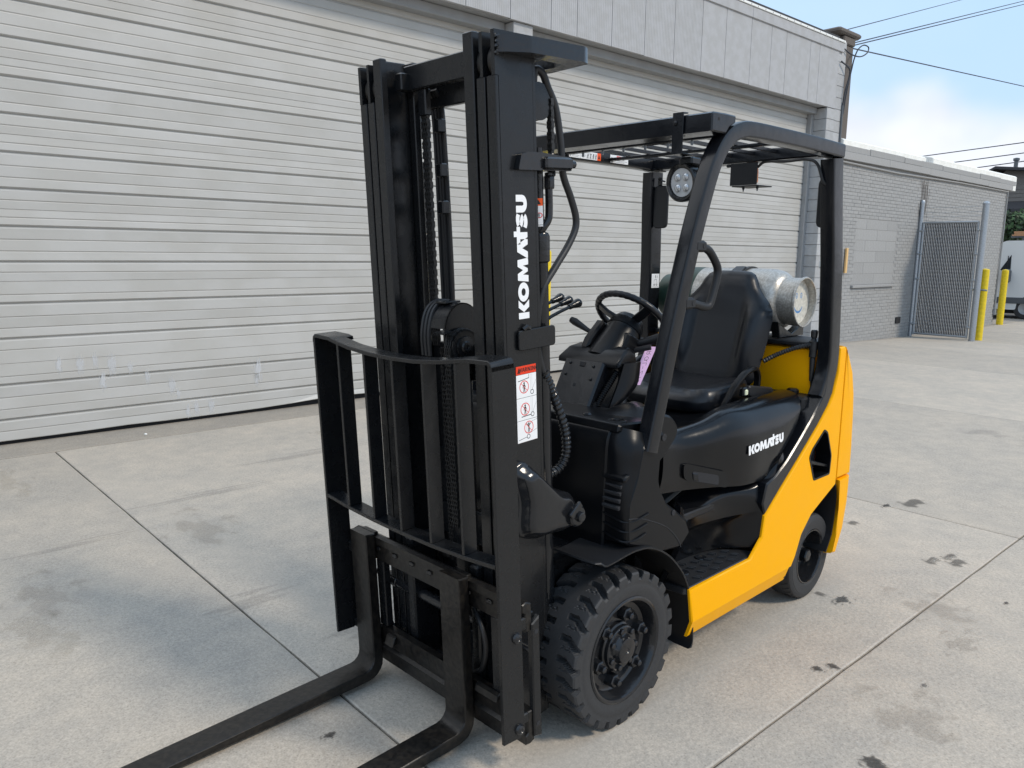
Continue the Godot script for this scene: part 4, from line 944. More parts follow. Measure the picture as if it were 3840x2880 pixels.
func corrugated(path: PackedVector3Array, r: float, pitch: float) -> MB:
	var pts := PackedVector3Array(); var rad := PackedFloat32Array(); var acc := 0.0
	var fine := MB.smooth(path, 60)
	pts.append(fine[0]); rad.append(1.0); var k := 0
	for i in range(1, fine.size()):
		acc += fine[i].distance_to(fine[i - 1])
		if acc >= pitch / 4:
			acc = 0.0; k += 1; pts.append(fine[i]); rad.append([1.0, 1.0, 0.80, 0.80][k % 4])
	var b := MB.new(); b.tube(pts, r, 12, false, rad); return b

func cab(t: Node3D):
	var b := MB.new()
	# ---- dashboard box and shroud round the steering column
	b.prism(P2([-0.302, 1.192, -0.204, 1.012, -0.36, 1.01, -0.44, 1.17]), "x", -0.1, 0.1, 0.008); var dp := part("dash_panel", b, M.guard_paint, t)
	var nn := Vector3(0, 0.48, 0.877)
	for q in [[0.18, 0.08], [0.78, 0.10], [0.16, 0.32], [0.82, 0.36]]:
		b = MB.new(); b.lathe(P2([0.0065, 0, 0.0065, 0.004, 0.003, 0.006, 0.001, 0.006]), Vector3(lerpf(-0.1, 0.1, q[0]), lerpf(1.192, 1.012, q[1]), lerpf(-0.302, -0.204, q[1])), nn, 8); part("panel_bolt", b, M.black_paint, dp)
	b = MB.new(); b.lathe(P2([0.008, 0, 0.008, 0.0006, 0.001, 0.0006]), Vector3(-0.005, 1.10, -0.252), nn, 14); part("panel_hole", b, M.gap_dark, dp)
	b = MB.new(); b.obox(Vector3(0.0, 1.178, -0.293), Vector3(0.012, 0.010, 0.004), Basis(Vector3.RIGHT, -0.5), 0.002); part("panel_clip", b, M.gap_dark, dp)
	b = MB.new(); b.prism(P2([-0.316, 1.186, -0.318, 1.206, -0.370, 1.243, -0.42, 1.256, -0.465, 1.235, -0.475, 1.20, -0.45, 1.16, -0.42, 1.165, -0.335, 1.182]), "x", -0.158, 0.158, 0.010); b.warp(func(p): return Vector3(p.x * (1.0 - 0.18 * smoothstep(-0.33, -0.42, p.z)), p.y - 0.012 * smoothstep(0.09, 0.155, absf(p.x)), p.z)); part("dash_shroud", b, M.plastic, t, 50.0)
	b = MB.new(); b.sheet([P3([0.150, 1.19, -0.35, 0.160, 1.19, -0.40, 0.150, 1.19, -0.450]), P3([0.150, 1.12, -0.322, 0.166, 1.115, -0.375, 0.152, 1.105, -0.430]), P3([0.150, 1.06, -0.290, 0.164, 1.06, -0.325, 0.150, 1.06, -0.362]), P3([0.150, 1.02, -0.268, 0.154, 1.02, -0.280, 0.150, 1.02, -0.295])], 0.012, 5); part("knee_panel", b, M.plastic, t)
	b = MB.new(); b.box(Vector3(-0.14, 1.0, -0.44), Vector3(0.10, 1.17, -0.38), 0.01); part("dash_core", b, M.gap_dark, t)
	part("wiring_conduit", corrugated(P3([0.128, 1.158, -0.345, 0.125, 1.13, -0.325, 0.118, 1.08, -0.285, 0.112, 1.045, -0.262, 0.112, 1.03, -0.255]), 0.013, 0.007), M.plastic, t)
	b = MB.new(); b.lathe(P2([0.017, 0, 0.017, 0.012, 0.012, 0.014, 0.012, 0.02, 0.001, 0.02]), Vector3(0.10, 1.028, -0.252), Vector3(0.2, 1, -0.2).normalized(), 10); part("conduit_clamp", b, M.black_paint, t)
	var ax := Vector3(0, 0.735, -0.678).normalized(); var c0 := Vector3(0.008, 1.183, -0.435)
	b = MB.new(); b.lathe(P2([0.092, -0.03, 0.086, 0.03, 0.077, 0.10, 0.0755, 0.138, 0.072, 0.140, 0.072, 0.146, 0.075, 0.148, 0.073, 0.175, 0.070, 0.178, 0.070, 0.182, 0.066, 0.186, 0.056, 0.205, 0.030, 0.216, 0.002, 0.218]), c0, ax, 40); part("steering_column", b, M.plastic, t, 30)
	b = MB.new(); b.prism(P2([-0.372, 1.235, -0.395, 1.272, -0.470, 1.336, -0.51, 1.315, -0.46, 1.24]), "x", -0.086, -0.045, 0.008); part("column_cover", b, M.plastic, t); b = MB.new(); b.prism(rnd(P2([-0.42, 1.22, -0.47, 1.30, -0.55, 1.26, -0.50, 1.18]), 0.015), "x", 0.05, 0.092, 0.01); part("column_cover", b, M.plastic, t)
	# ---- steering wheel
	var sw := group_node("steering_wheel", t); var c := Vector3(0.008, 1.342, -0.588)
	var ux := Vector3.RIGHT; var uy := ax.cross(ux).normalized(); var ring := PackedVector3Array(); var rad := PackedFloat32Array()
	for k in 144:
		var a := TAU * k / 144; ring.append(c + (ux * cos(a) + uy * sin(a)) * 0.155); rad.append(1.0 + 0.045 * cos(a * 36))
	b = MB.new(); b.tube(ring, 0.0135, 12, true, rad); part("rim", b, M.vinyl, sw, 50)
	for k in 2:
		var a: float = [PI + 0.55, -0.55][k]
		var d := ux * cos(a) + uy * sin(a)
		b = MB.new(); b.beam(PackedVector3Array([c - ax * 0.030 + d * 0.04, c - ax * 0.02 + d * 0.10, c + d * 0.155]), ax.cross(d).normalized(), 0.038, 0.014, 0.004); part("spoke", b, M.vinyl, sw)
	b = MB.new(); b.lathe(P2([0.055, -0.045, 0.06, -0.02, 0.055, -0.01, 0.03, -0.002, 0.001, 0.0]), c, ax, 32); part("hub", b, M.vinyl, sw)
	b = MB.new(); b.tube(PackedVector3Array([Vector3(-0.05, 1.275, -0.44), Vector3(-0.10, 1.295, -0.435), Vector3(-0.165, 1.325, -0.43), Vector3(-0.185, 1.333, -0.428)]), 0.014, 10, false, PackedFloat32Array([0.6, 0.7, 1.15, 0.9])); part("signal_stalk", b, M.matte_plastic, t)
	b = MB.new(); b.tube(PackedVector3Array([Vector3(0.06, 1.245, -0.52), Vector3(0.105, 1.253, -0.535), Vector3(0.16, 1.275, -0.56), Vector3(0.19, 1.283, -0.57), Vector3(0.20, 1.286, -0.575)]), 0.017, 10, false, PackedFloat32Array([0.7, 1.0, 1.1, 1.1, 0.7])); part("direction_lever", b, M.matte_plastic, t)
	b = MB.new(); b.tube(PackedVector3Array([Vector3(0.06, 1.215, -0.50), Vector3(0.13, 1.235, -0.52), Vector3(0.15, 1.24, -0.53)]), 0.011, 8); part("key_barrel", b, M.gap_dark, t)
	# ---- three hydraulic levers
	for k in 3:
		var x := -0.20 - 0.05 * k; var dy := 0.009 * k
		var lv := group_node("hydraulic_lever", t)
		b = MB.new(); b.tube(MB.smooth(P3([x, 0.98, -0.24, x, 1.15, -0.272, x, 1.29 + dy, -0.270, x, 1.335 + dy, -0.295, x, 1.360 + dy, -0.355, x, 1.384 + dy, -0.435, x, 1.390 + dy, -0.45]), 5), 0.0075, 8); part("rod", b, M.guard_paint, lv)
		b = MB.new(); b.lathe(P2([0.010, 0.0, 0.012, 0.004, 0.012, 0.02, 0.019, 0.05, 0.0195, 0.062, 0.014, 0.070, 0.001, 0.072]), Vector3(x, 1.383 + dy, -0.43), Vector3(0, 0.26, -0.966), 16); part("knob", b, M.gloss_paint, lv)
	# ---- seat
	var st := group_node("seat", t)
	b = MB.new(); var rs := []
	for d in [[0.93, 0.86], [0.937, 0.95], [0.955, 0.99], [0.985, 1.0], [1.008, 0.985], [1.022, 0.95], [1.033, 0.88], [1.037, 0.78], [1.034, 0.62], [1.028, 0.45], [1.025, 0.25]]:
		var q := PackedVector3Array()
		for k in 64:
			var a := TAU * k / 64; var cx := signf(cos(a)) * pow(absf(cos(a)), 0.48); var cz := signf(sin(a)) * pow(absf(sin(a)), 0.48)
			var p := Vector3(cx * 0.238 * d[1], d[0], -1.03 + cz * 0.225 * d[1])
			p.y += -0.012 * (p.z + 1.03) / 0.2 * smoothstep(0.95, 1.03, d[0]) + 0.012 * smoothstep(0.12, 0.2, absf(p.x)) * smoothstep(1.0, 1.03, d[0])
			if p.z > -0.86 and d[0] > 1.0: p.y -= 0.012
			q.append(p)
		rs.append(q)
	b.rings(rs); part("cushion", b, M.vinyl, st, 60)
	b = MB.new(); rs = []
	for d in [[1.015, 0.205, 0.7], [1.03, 0.222, 0.95], [1.08, 0.236, 1.0], [1.16, 0.246, 1.0], [1.25, 0.252, 1.0], [1.315, 0.254, 1.0], [1.355, 0.246, 1.0], [1.39, 0.222, 0.95], [1.42, 0.19, 0.85], [1.455, 0.160, 0.7], [1.49, 0.142, 0.5], [1.515, 0.125, 0.3], [1.528, 0.10, 0.15], [1.532, 0.06, 0.05]]:
		var y: float = d[0]; var w: float = d[1]; var q := PackedVector3Array()
		var zc := -1.225 - (y - 1.02) * 0.30; var th := 0.052 if y < 1.5 else 0.052 - (y - 1.5) * 1.2
		if y < 1.03: th = 0.038
		for k in 25:
			var u := -1.0 + 2.0 * k / 24.0
			var bol: float = 0.046 * smoothstep(0.52, 0.66, absf(u)) * smoothstep(1.06, 1.2, y) * smoothstep(1.41, 1.33, y) + 0.012 * smoothstep(1.32, 1.42, y) * (1.0 - absf(u))
			var edge := 1.0 - pow(absf(u), 8.0)
			q.append(Vector3(u * w, y + 0.0, zc + th * 0.9 * edge - 0.0 + bol * (1.0 - pow(absf(u), 12.0))))
		for k in range(1, 12):
			var u := 1.0 - 2.0 * k / 12.0
			q.append(Vector3(u * w * 0.985, y, zc - th * (1.0 - pow(absf(u), 6.0)) - 0.012))
		rs.append(q)
	b.rings(rs); part("backrest", b, M.vinyl, st, 60)
	b = MB.new(); b.box(Vector3(-0.20, 0.90, -1.24), Vector3(0.20, 0.932, -0.86), 0.008); part("seat_pan", b, M.black_paint, st)
	b = MB.new(); b.box(Vector3(0.19, 0.905, -1.20), Vector3(0.205, 0.918, -0.80), 0.002); part("slide_rail", b, M.black_paint, st)
	for s in [1.0, -1.0]:
		b = MB.new(); b.beam(MB.smooth(P3([0.262 * s, 0.945, -0.89, 0.275 * s, 1.0, -0.925, 0.283 * s, 1.055, -0.965, 0.287 * s, 1.098, -1.03, 0.287 * s, 1.113, -1.085, 0.285 * s, 1.108, -1.13, 0.28 * s, 1.07, -1.16, 0.275 * s, 1.02, -1.165]), 5), Vector3(1, 0, 0), 0.030, 0.022, 0.008); part("hip_guard", b, M.plastic, st)
		b = MB.new(); b.lathe(P2([0.011, 0, 0.011, 0.004, 0.006, 0.006, 0.001, 0.006]), Vector3(0.278 * s, 0.958, -0.90), Vector3.RIGHT * s, 10); part("guard_bolt", b, M.black_paint, st)
	b = MB.new(); b.prism(rnd(P2([-1.03, 1.052, -1.25, 1.018, -1.25, 0.975, -1.03, 1.0]), 0.018), "x", 0.288, 0.315, 0.006); var bk := part("belt_retractor", b, M.matte_plastic, st)
	b = MB.new(); b.box(Vector3(0.286, 1.004, -1.032), Vector3(0.312, 1.045, -0.99), 0.006); part("belt_buckle", b, M.black_paint, bk)
	b = MB.new(); b.box(Vector3(0.298, 1.010, -1.022), Vector3(0.316, 1.036, -0.998), 0.004); part("buckle_button", b, M.belt_tongue, bk)
	b = MB.new(); b.lathe(P2([0.010, 0, 0.010, 0.004, 0.006, 0.003, 0.001, 0.003]), Vector3(0.315, 0.997, -1.232), Vector3.RIGHT, 12); part("retractor_screw", b, M.gap_dark, bk)
	b = MB.new(); b.box(Vector3(0.275, 0.93, -1.20), Vector3(0.296, 1.0, -1.08), 0.004); part("belt_mount", b, M.black_paint, st)
	# small clear bottle-like buckle beside the seat, far side
	b = MB.new(); b.lathe(P2([0.016, 0, 0.018, 0.02, 0.018, 0.05, 0.010, 0.062, 0.008, 0.07, 0.001, 0.071]), Vector3(-0.255, 1.02, -1.16), Vector3(0.2, 1, -0.2).normalized(), 12); part("belt_latch", b, M.galvanised, st)
	# ---- gas line and valve on the rear post
	part("gas_line", corrugated(P3([0.25, 1.13, -1.26, 0.29, 1.16, -1.30, 0.35, 1.192, -1.345, 0.41, 1.212, -1.392, 0.42, 1.213, -1.40]), 0.0115, 0.009), M.hose_rubber, t)
	b = MB.new(); b.lathe(P2([0.008, -0.16, 0.010, -0.13, 0.012, -0.09, 0.013, -0.06, 0.010, -0.055, 0.017, -0.05, 0.017, -0.02, 0.020, -0.015, 0.020, 0.02, 0.013, 0.025, 0.010, 0.035, 0.015, 0.04, 0.016, 0.065, 0.012, 0.072, 0.001, 0.073]), Vector3(0.415, 1.205, -1.398), Vector3.UP, 14); part("gas_valve", b, M.hose_rubber, t)
	b = MB.new(); b.tube(MB.smooth(P3([0.415, 1.05, -1.398, 0.418, 1.02, -1.40, 0.43, 1.0, -1.395]), 5), 0.004, 6); part("valve_wire", b, M.hose_rubber, t)

func in_mast(n: String, b: MB, m: Material, parent: Node3D, crease := 38.0) -> MeshInstance3D:
	var o := part(n, b, m, parent, crease)
	if parent.transform == Transform3D(): o.transform = XT
	return o

func chain(x: float, z: float, y0: float, y1: float, w: float) -> MB:
	var b := MB.new(); var y := y0; var k := 0; var p := 0.0159
	while y < y1 - p:
		var ws := [-0.36, 0.0, 0.36] if k % 2 == 0 else [-0.5, -0.18, 0.18, 0.5]
		for q in ws:
			b.prism(rnd(P2([z - 0.0062, y - 0.0035, z + 0.0062, y - 0.0035, z + 0.0068, y + 0.004, z + 0.0045, y + p / 2, z + 0.0068, y + p - 0.004, z + 0.0062, y + p + 0.0035, z - 0.0062, y + p + 0.0035]), 0.004, 2), "x", x + q * w - w * 0.06, x + q * w + w * 0.06)
		b.lathe(P2([0.0026, -w * 0.6, 0.0026, w * 0.6]), Vector3(x, y, z), Vector3.RIGHT, 6)
		y += p; k += 1
	return b

func mast(t: Node3D):
	var m := group_node("mast", t); m.transform = XT
	var b: MB
	for s in [1.0, -1.0]:
		# three nested channels each side; their front flanges are notched at the top for the rollers
		for d in [[0.316, 0.330, 0.294, 2.217, 2.10, 0.228, 0.386, 0.012], [0.270, 0.281, 0.252, 2.218, 2.10, 0.232, 0.386, 0.012]]:
			b = MB.new(); var wi: float = minf(d[0], d[1]); var x0: float = d[0] * s; var x1: float = d[1] * s; var f: float = d[2] * s
			var lo := minf(x0, x1); var hi := maxf(x0, x1); var fl := minf(minf(f, x0), x1); var fh := maxf(maxf(f, x0), x1)
			if d[0] < 0.3: fh = maxf(fh, 0.286) if s > 0 else fh; fl = fl if s > 0 else minf(fl, -0.286)
			b.box(Vector3(lo, 0.09, d[5] + 0.014), Vector3(hi, d[4], d[6] - 0.013)); b.box(Vector3(lo, d[4], d[5] + 0.014), Vector3(hi, d[3], d[6]))
			b.box(Vector3(fl, 0.09, d[6] - 0.013), Vector3(fh, d[4] + 0.0005, d[6]), 0.002); b.box(Vector3(fl, 0.09, d[5]), Vector3(fh, d[3], d[5] + 0.014), 0.002)
			part("mast_channel", b, M.black_paint, m)
		b = MB.new()
		for q in [[0.231, 0.243, 0.262, 0.362], [0.200, 0.243, 0.362, 0.388], [0.200, 0.243, 0.236, 0.262]]: b.box(Vector3(minf(q[0] * s, q[1] * s), 0.10, q[2]), Vector3(maxf(q[0] * s, q[1] * s), 2.228, q[3]), 0.003)
		part("inner_channel", b, M.black_paint, m)
		for q in [0.2565, 0.300]:
			b = MB.new(); b.lathe(P2([0.012, -0.014, 0.046, -0.012, 0.052, -0.008, 0.052, 0.008, 0.046, 0.012, 0.012, 0.014]), Vector3(q * s, 2.142, 0.326), Vector3.RIGHT, 32); part("mast_roller", b, M.worn_steel, m)
		b = MB.new(); b.box(Vector3(minf(0.165 * s, 0.2 * s), 2.13, 0.27), Vector3(maxf(0.165 * s, 0.2 * s), 2.185, 0.335), 0.004); part("stop_block", b, M.black_paint, m)
		# side lift cylinder and its hose, just behind the outer channel
		b = MB.new(); b.lathe(P2([0.024, 0.12, 0.024, 1.58, 0.030, 1.585, 0.031, 1.66, 0.026, 1.67, 0.014, 1.675, 0.014, 1.92, 0.001, 1.92]), Vector3(0.285 * s, 0, 0.178), Vector3.UP, 20); part("lift_cylinder", b, M.gloss_paint, m)
		b = MB.new(); b.lathe(P2([0.012, -0.016, 0.05, -0.014, 0.054, -0.010, 0.054, -0.008, 0.046, -0.006, 0.046, 0.006, 0.054, 0.008, 0.054, 0.014, 0.012, 0.016]), Vector3(0.290 * s, 2.05, 0.188), Vector3.RIGHT, 28); part("chain_sheave", b, M.black_paint, m)
		part("lift_chain", chain(0.300 * s, 0.137, 1.90, 2.06, 0.018), M.chain_steel, m).set_meta("kind", "stuff")
		b = MB.new(); b.lathe(P2([0.013, 1.86, 0.013, 1.90, 0.009, 1.905, 0.001, 1.906]), Vector3(0.30 * s, 0, 0.137), Vector3.UP, 8); b.lathe(P2([0.008, 1.835, 0.013, 1.84, 0.013, 1.852, 0.008, 1.86]), Vector3(0.30 * s, 0, 0.137), Vector3.UP, 8); part("chain_anchor", b, M.black_paint, m)
	b = MB.new(); b.tube(MB.smooth(P3([0.300, 1.848, 0.150, 0.300, 1.74, 0.150, 0.300, 1.71, 0.155, 0.297, 1.69, 0.17, 0.29, 1.675, 0.178]), 4), 0.012, 10); b.lathe(P2([0.016, 1.80, 0.018, 1.805, 0.018, 1.835, 0.014, 1.84]), Vector3(0.30, 0, 0.150), Vector3.UP, 6); part("cylinder_pipe", b, M.gloss_paint, m)
	for d in [[2.132, 2.21, 0.268, 0.30, 0.2], [2.08, 2.16, 0.20, 0.225, 0.29], [1.18, 1.30, 0.205, 0.226, 0.29], [0.30, 0.48, 0.205, 0.226, 0.32], [0.10, 0.28, 0.245, 0.29, 0.2], [0.60, 0.72, 0.240, 0.258, 0.2]]:
		b = MB.new(); b.box(Vector3(-d[4], d[0], d[2]), Vector3(d[4], d[1], d[3]), 0.004); part("cross_member", b, M.black_paint, m)
	# thick hook plate at the head of the left channel, and a smaller twin on the right
	for s in [1.0, -1.0]:
		var pl := rnd(P2([0.3315 * s, 0.383, 0.350 * s, 0.372, 0.384 * s, 0.300, 0.386 * s, 0.075, 0.372 * s, 0.045, 0.20 * s, 0.030, 0.175 * s, 0.06, 0.175 * s, 0.095, 0.28 * s, 0.088, 0.322 * s, 0.105, 0.33 * s, 0.19, 0.3315 * s, 0.225]), 0.008, 3)
		b = MB.new(); b.prism(pl, "y", 2.157, 2.200, 0.004); part("hook_plate", b, M.gloss_paint, m)
		b = MB.new(); b.box(Vector3(minf(0.175 * s, 0.331 * s), 2.157, 0.196), Vector3(maxf(0.175 * s, 0.331 * s), 2.20, 0.2265), 0.004); part("hook_plate_tie", b, M.gloss_paint, m)
	var wr := RandomNumberGenerator.new(); wr.seed = 12
	b = MB.new()
	for k in 14: b.lathe(P2([0.002, -0.004, 0.006, 0.0, 0.002, 0.005]), Vector3(0.333 + wr.randf_range(0, 0.003), 2.156 - 0.0 + wr.randf_range(-0.002, 0.045), 0.384 - wr.randf_range(0, 0.01)), Vector3(wr.randf(), 1, wr.randf()).normalized(), 7)
	part("weld_beads", b, M.gloss_paint, m).set_meta("kind", "stuff")
	# hose bracket and the flat tab below it, on the outer face
	b = MB.new(); b.prism(rnd(P2([0.325, 1.850, 0.312, 1.893, 0.285, 1.900, 0.228, 1.900, 0.10, 1.889, 0.10, 1.850]), 0.006), "x", 0.331, 0.350, 0.005); b.box(Vector3(0.30, 1.852, 0.105), Vector3(0.365, 1.888, 0.225), 0.006); b.lathe(P2([0.012, 0, 0.012, 0.02, 0.008, 0.024, 0.001, 0.024]), Vector3(0.345, 1.87, 0.105), Vector3.FORWARD, 10); part("hose_bracket", b, M.gloss_paint, m)
	b = MB.new(); b.prism(rnd(P2([0.334, 1.330, 0.334, 1.390, 0.176, 1.392, 0.176, 1.330]), 0.012), "x", 0.333, 0.342, 0.002); part("hose_tab", b, M.black_paint, m)
	b = MB.new(); b.tube(P3([0.336, 1.392, 0.31, 0.340, 1.400, 0.30, 0.336, 1.393, 0.285]), 0.008, 8); part("weld_bead", b, M.gloss_paint, m)
	# trunnion casting where the tilt cylinder takes hold
	b = MB.new(); var rs := []
	var o0 := P2([0.384, 0.965, 0.36, 0.990, 0.325, 0.985, 0.25, 0.915, 0.19, 0.860, 0.135, 0.838, 0.108, 0.800, 0.112, 0.745, 0.145, 0.715, 0.22, 0.722, 0.30, 0.728, 0.362, 0.755, 0.372, 0.80, 0.366, 0.87])
	var sm := PackedVector3Array()
	for p in o0: sm.append(Vector3(p.x, p.y, 0))
	sm = MB.smooth(sm, 4, true); var oo := PackedVector2Array()
	for p in sm: oo.append(Vector2(p.x, p.y))
	var cen := Vector2(0.24, 0.82)
	for l in [[0.300, 1.0], [0.338, 1.0], [0.348, 0.985], [0.352, 0.95], [0.354, 0.90], [0.372, 0.82], [0.384, 0.76], [0.389, 0.66], [0.390, 0.4]]:
		var q := PackedVector3Array()
		for p in oo:
			var e: Vector2 = cen + (p - cen) * l[1]; q.append(Vector3(l[0], e.y, e.x))
		rs.append(q)
	b.rings(rs); part("mast_trunnion", b, M.gloss_paint, m, 55)
	b = MB.new(); b.lathe(P2([0.036, 0.0, 0.036, 0.03, 0.030, 0.036, 0.018, 0.037, 0.016, 0.05, 0.012, 0.052, 0.001, 0.052]), Vector3(0.37, 0.775, 0.150), Vector3.RIGHT, 20); b.obox(Vector3(0.405, 0.80, 0.165), Vector3(0.006, 0.012, 0.03), Basis(Vector3.RIGHT, 0.6), 0.003); part("trunnion_pin", b, M.gloss_paint, m)
	# free-lift cylinder, sheave with its chain guard, chains, hose bundle
	b = MB.new(); b.lathe(P2([0.045, 0.12, 0.045, 1.20, 0.050, 1.205, 0.050, 1.25, 0.03, 1.255, 0.03, 1.32, 0.001, 1.32]), Vector3(-0.03, 0, 0.262), Vector3.UP, 28); part("free_lift_cylinder", b, M.black_paint, m)
	b = MB.new(); b.lathe(P2([0.014, -0.026, 0.030, -0.026, 0.032, -0.022, 0.050, -0.020, 0.056, -0.022, 0.056, -0.016, 0.047, -0.012, 0.047, 0.012, 0.056, 0.016, 0.056, 0.022, 0.050, 0.020, 0.036, 0.019, 0.034, 0.024, 0.020, 0.025, 0.016, 0.030, 0.008, 0.030, 0.006, 0.026, 0.001, 0.026]), Vector3(0.036, 1.312, 0.300), Vector3.RIGHT, 40); part("chain_sheave", b, M.black_paint, m)
	part("lift_chain", chain(-0.072, 0.285, 0.56, 1.30, 0.032), M.chain_steel, m).set_meta("kind", "stuff"); part("lift_chain", chain(0.036, 0.355, 0.70, 1.31, 0.026), M.chain_steel, m).set_meta("kind", "stuff"); part("lift_chain", chain(0.062, 0.25, 0.80, 1.31, 0.022), M.chain_steel, m).set_meta("kind", "stuff")
	b = MB.new()
	for k in 26:        # chain wrapped over the sheave
		var a := PI * (k / 25.0 * 1.25 - 0.12)
		for q in ([-0.010, 0.0, 0.010] if k % 2 else [-0.013, -0.005, 0.005, 0.013]): b.obox(Vector3(0.036 + q, 1.312 + sin(a) * 0.054, 0.300 + cos(a) * 0.054), Vector3(0.0018, 0.0062, 0.0062), Basis(Vector3.RIGHT, -a), 0.001)
	part("sheave_chain", b, M.chain_steel, m).set_meta("kind", "stuff")
	b = MB.new(); var ar := PackedVector2Array(); var ai := PackedVector2Array()
	for k in 15:
		var a := deg_to_rad(8.0 + 172.0 * k / 14); ar.append(Vector2(0.285 + cos(a) * 0.078, 1.362 + sin(a) * 0.092)); ai.append(Vector2(0.285 + cos(a) * 0.074, 1.362 + sin(a) * 0.088))
	var arch := ar.duplicate(); ai.reverse(); arch.append_array(ai)
	b.prism(arch, "x", -0.095, 0.03); var dsk := ar.duplicate(); dsk.append(Vector2(0.207, 1.33)); dsk.append(Vector2(0.363, 1.36)); b.prism(dsk, "x", 0.024, 0.030, 0.001)
	b.box(Vector3(-0.05, 1.452, 0.265), Vector3(0.0, 1.458, 0.33), 0.001); b.obox(Vector3(0.036, 1.366, 0.372), Vector3(0.03, 0.002, 0.02), Basis(Vector3.RIGHT, 0.1)); part("chain_guard", b, M.black_paint, m)
	for k in 3:
		b = MB.new(); b.tube(MB.smooth(P3([-0.09 + 0.018 * k, 1.28, 0.36, -0.088 + 0.018 * k, 1.36, 0.362, -0.086 + 0.018 * k, 1.43, 0.34, -0.085 + 0.018 * k, 1.455, 0.29, -0.09 + 0.018 * k, 1.42, 0.235, -0.095 + 0.018 * k, 1.30, 0.22]), 5), 0.0075, 8); part("carriage_hose", b, M.hose_rubber, m)
	for k in 4:
		b = MB.new(); b.tube(MB.smooth(P3([-0.163 + 0.016 * k, 1.30, 0.205, -0.165 + 0.016 * k, 1.60, 0.204 - 0.004 * (k % 2), -0.167 + 0.016 * k, 1.95, 0.204, -0.168 + 0.016 * k, 2.09, 0.21, -0.168 + 0.016 * k, 2.135, 0.235]), 5), 0.0078, 8); part("mast_hose", b, M.hose_rubber, m)
	part("lift_chain", chain(-0.126, 0.275, 1.30, 2.12, 0.030), M.chain_steel, m).set_meta("kind", "stuff")
	b = MB.new(); b.box(Vector3(-0.146, 2.05, 0.262), Vector3(-0.106, 2.135, 0.288), 0.004); part("chain_anchor", b, M.black_paint, m)
	for y in [2.02, 1.88, 1.76]:
		b = MB.new(); b.box(Vector3(-0.118, y - 0.022, 0.218), Vector3(-0.088, y + 0.022, 0.25), 0.004); part("hose_clamp", b, M.black_paint, m)
	b = MB.new(); b.box(Vector3(-0.21, 0.50, 0.215), Vector3(-0.02, 1.28, 0.228)); part("guide_plate", b, M.black_paint, m); b = MB.new(); b.box(Vector3(-0.21, 0.70, 0.23), Vector3(-0.10, 0.92, 0.245), 0.004); b.lathe(P2([0.03, -0.01, 0.03, 0.01]), Vector3(-0.14, 0.915, 0.228), Vector3.BACK, 20); part("valve_plate", b, M.black_paint, m)
	# thick hose that bows out behind the mast, and the ribbed conduit lower down (drawn upright, so turned back)
	var inv := XT.affine_inverse()
	b = MB.new(); b.tube(MB.smooth(P3([0.29, 2.06, 0.30, 0.292, 2.128, 0.296, 0.30, 2.122, 0.272, 0.30, 2.087, 0.248, 0.30, 2.032, 0.212, 0.30, 1.93, 0.186, 0.30, 1.845, 0.174, 0.30, 1.775, 0.135, 0.30, 1.717, 0.109, 0.30, 1.675, 0.112, 0.30, 1.62, 0.148, 0.30, 1.56, 0.200, 0.30, 1.489, 0.255, 0.295, 1.38, 0.272, 0.295, 1.29, 0.262, 0.298, 1.225, 0.240]), 6), 0.0115, 10); var hz := part("mast_hose", b, M.hose_rubber, m); hz.transform = inv
	var cz := part("hose_conduit", corrugated(P3([0.298, 1.235, 0.242, 0.30, 1.19, 0.215, 0.30, 1.135, 0.187, 0.302, 1.054, 0.148, 0.303, 0.991, 0.132, 0.302, 0.94, 0.135, 0.298, 0.905, 0.16, 0.29, 0.886, 0.205]), 0.0165, 0.0135), M.gloss_paint, m); cz.transform = inv

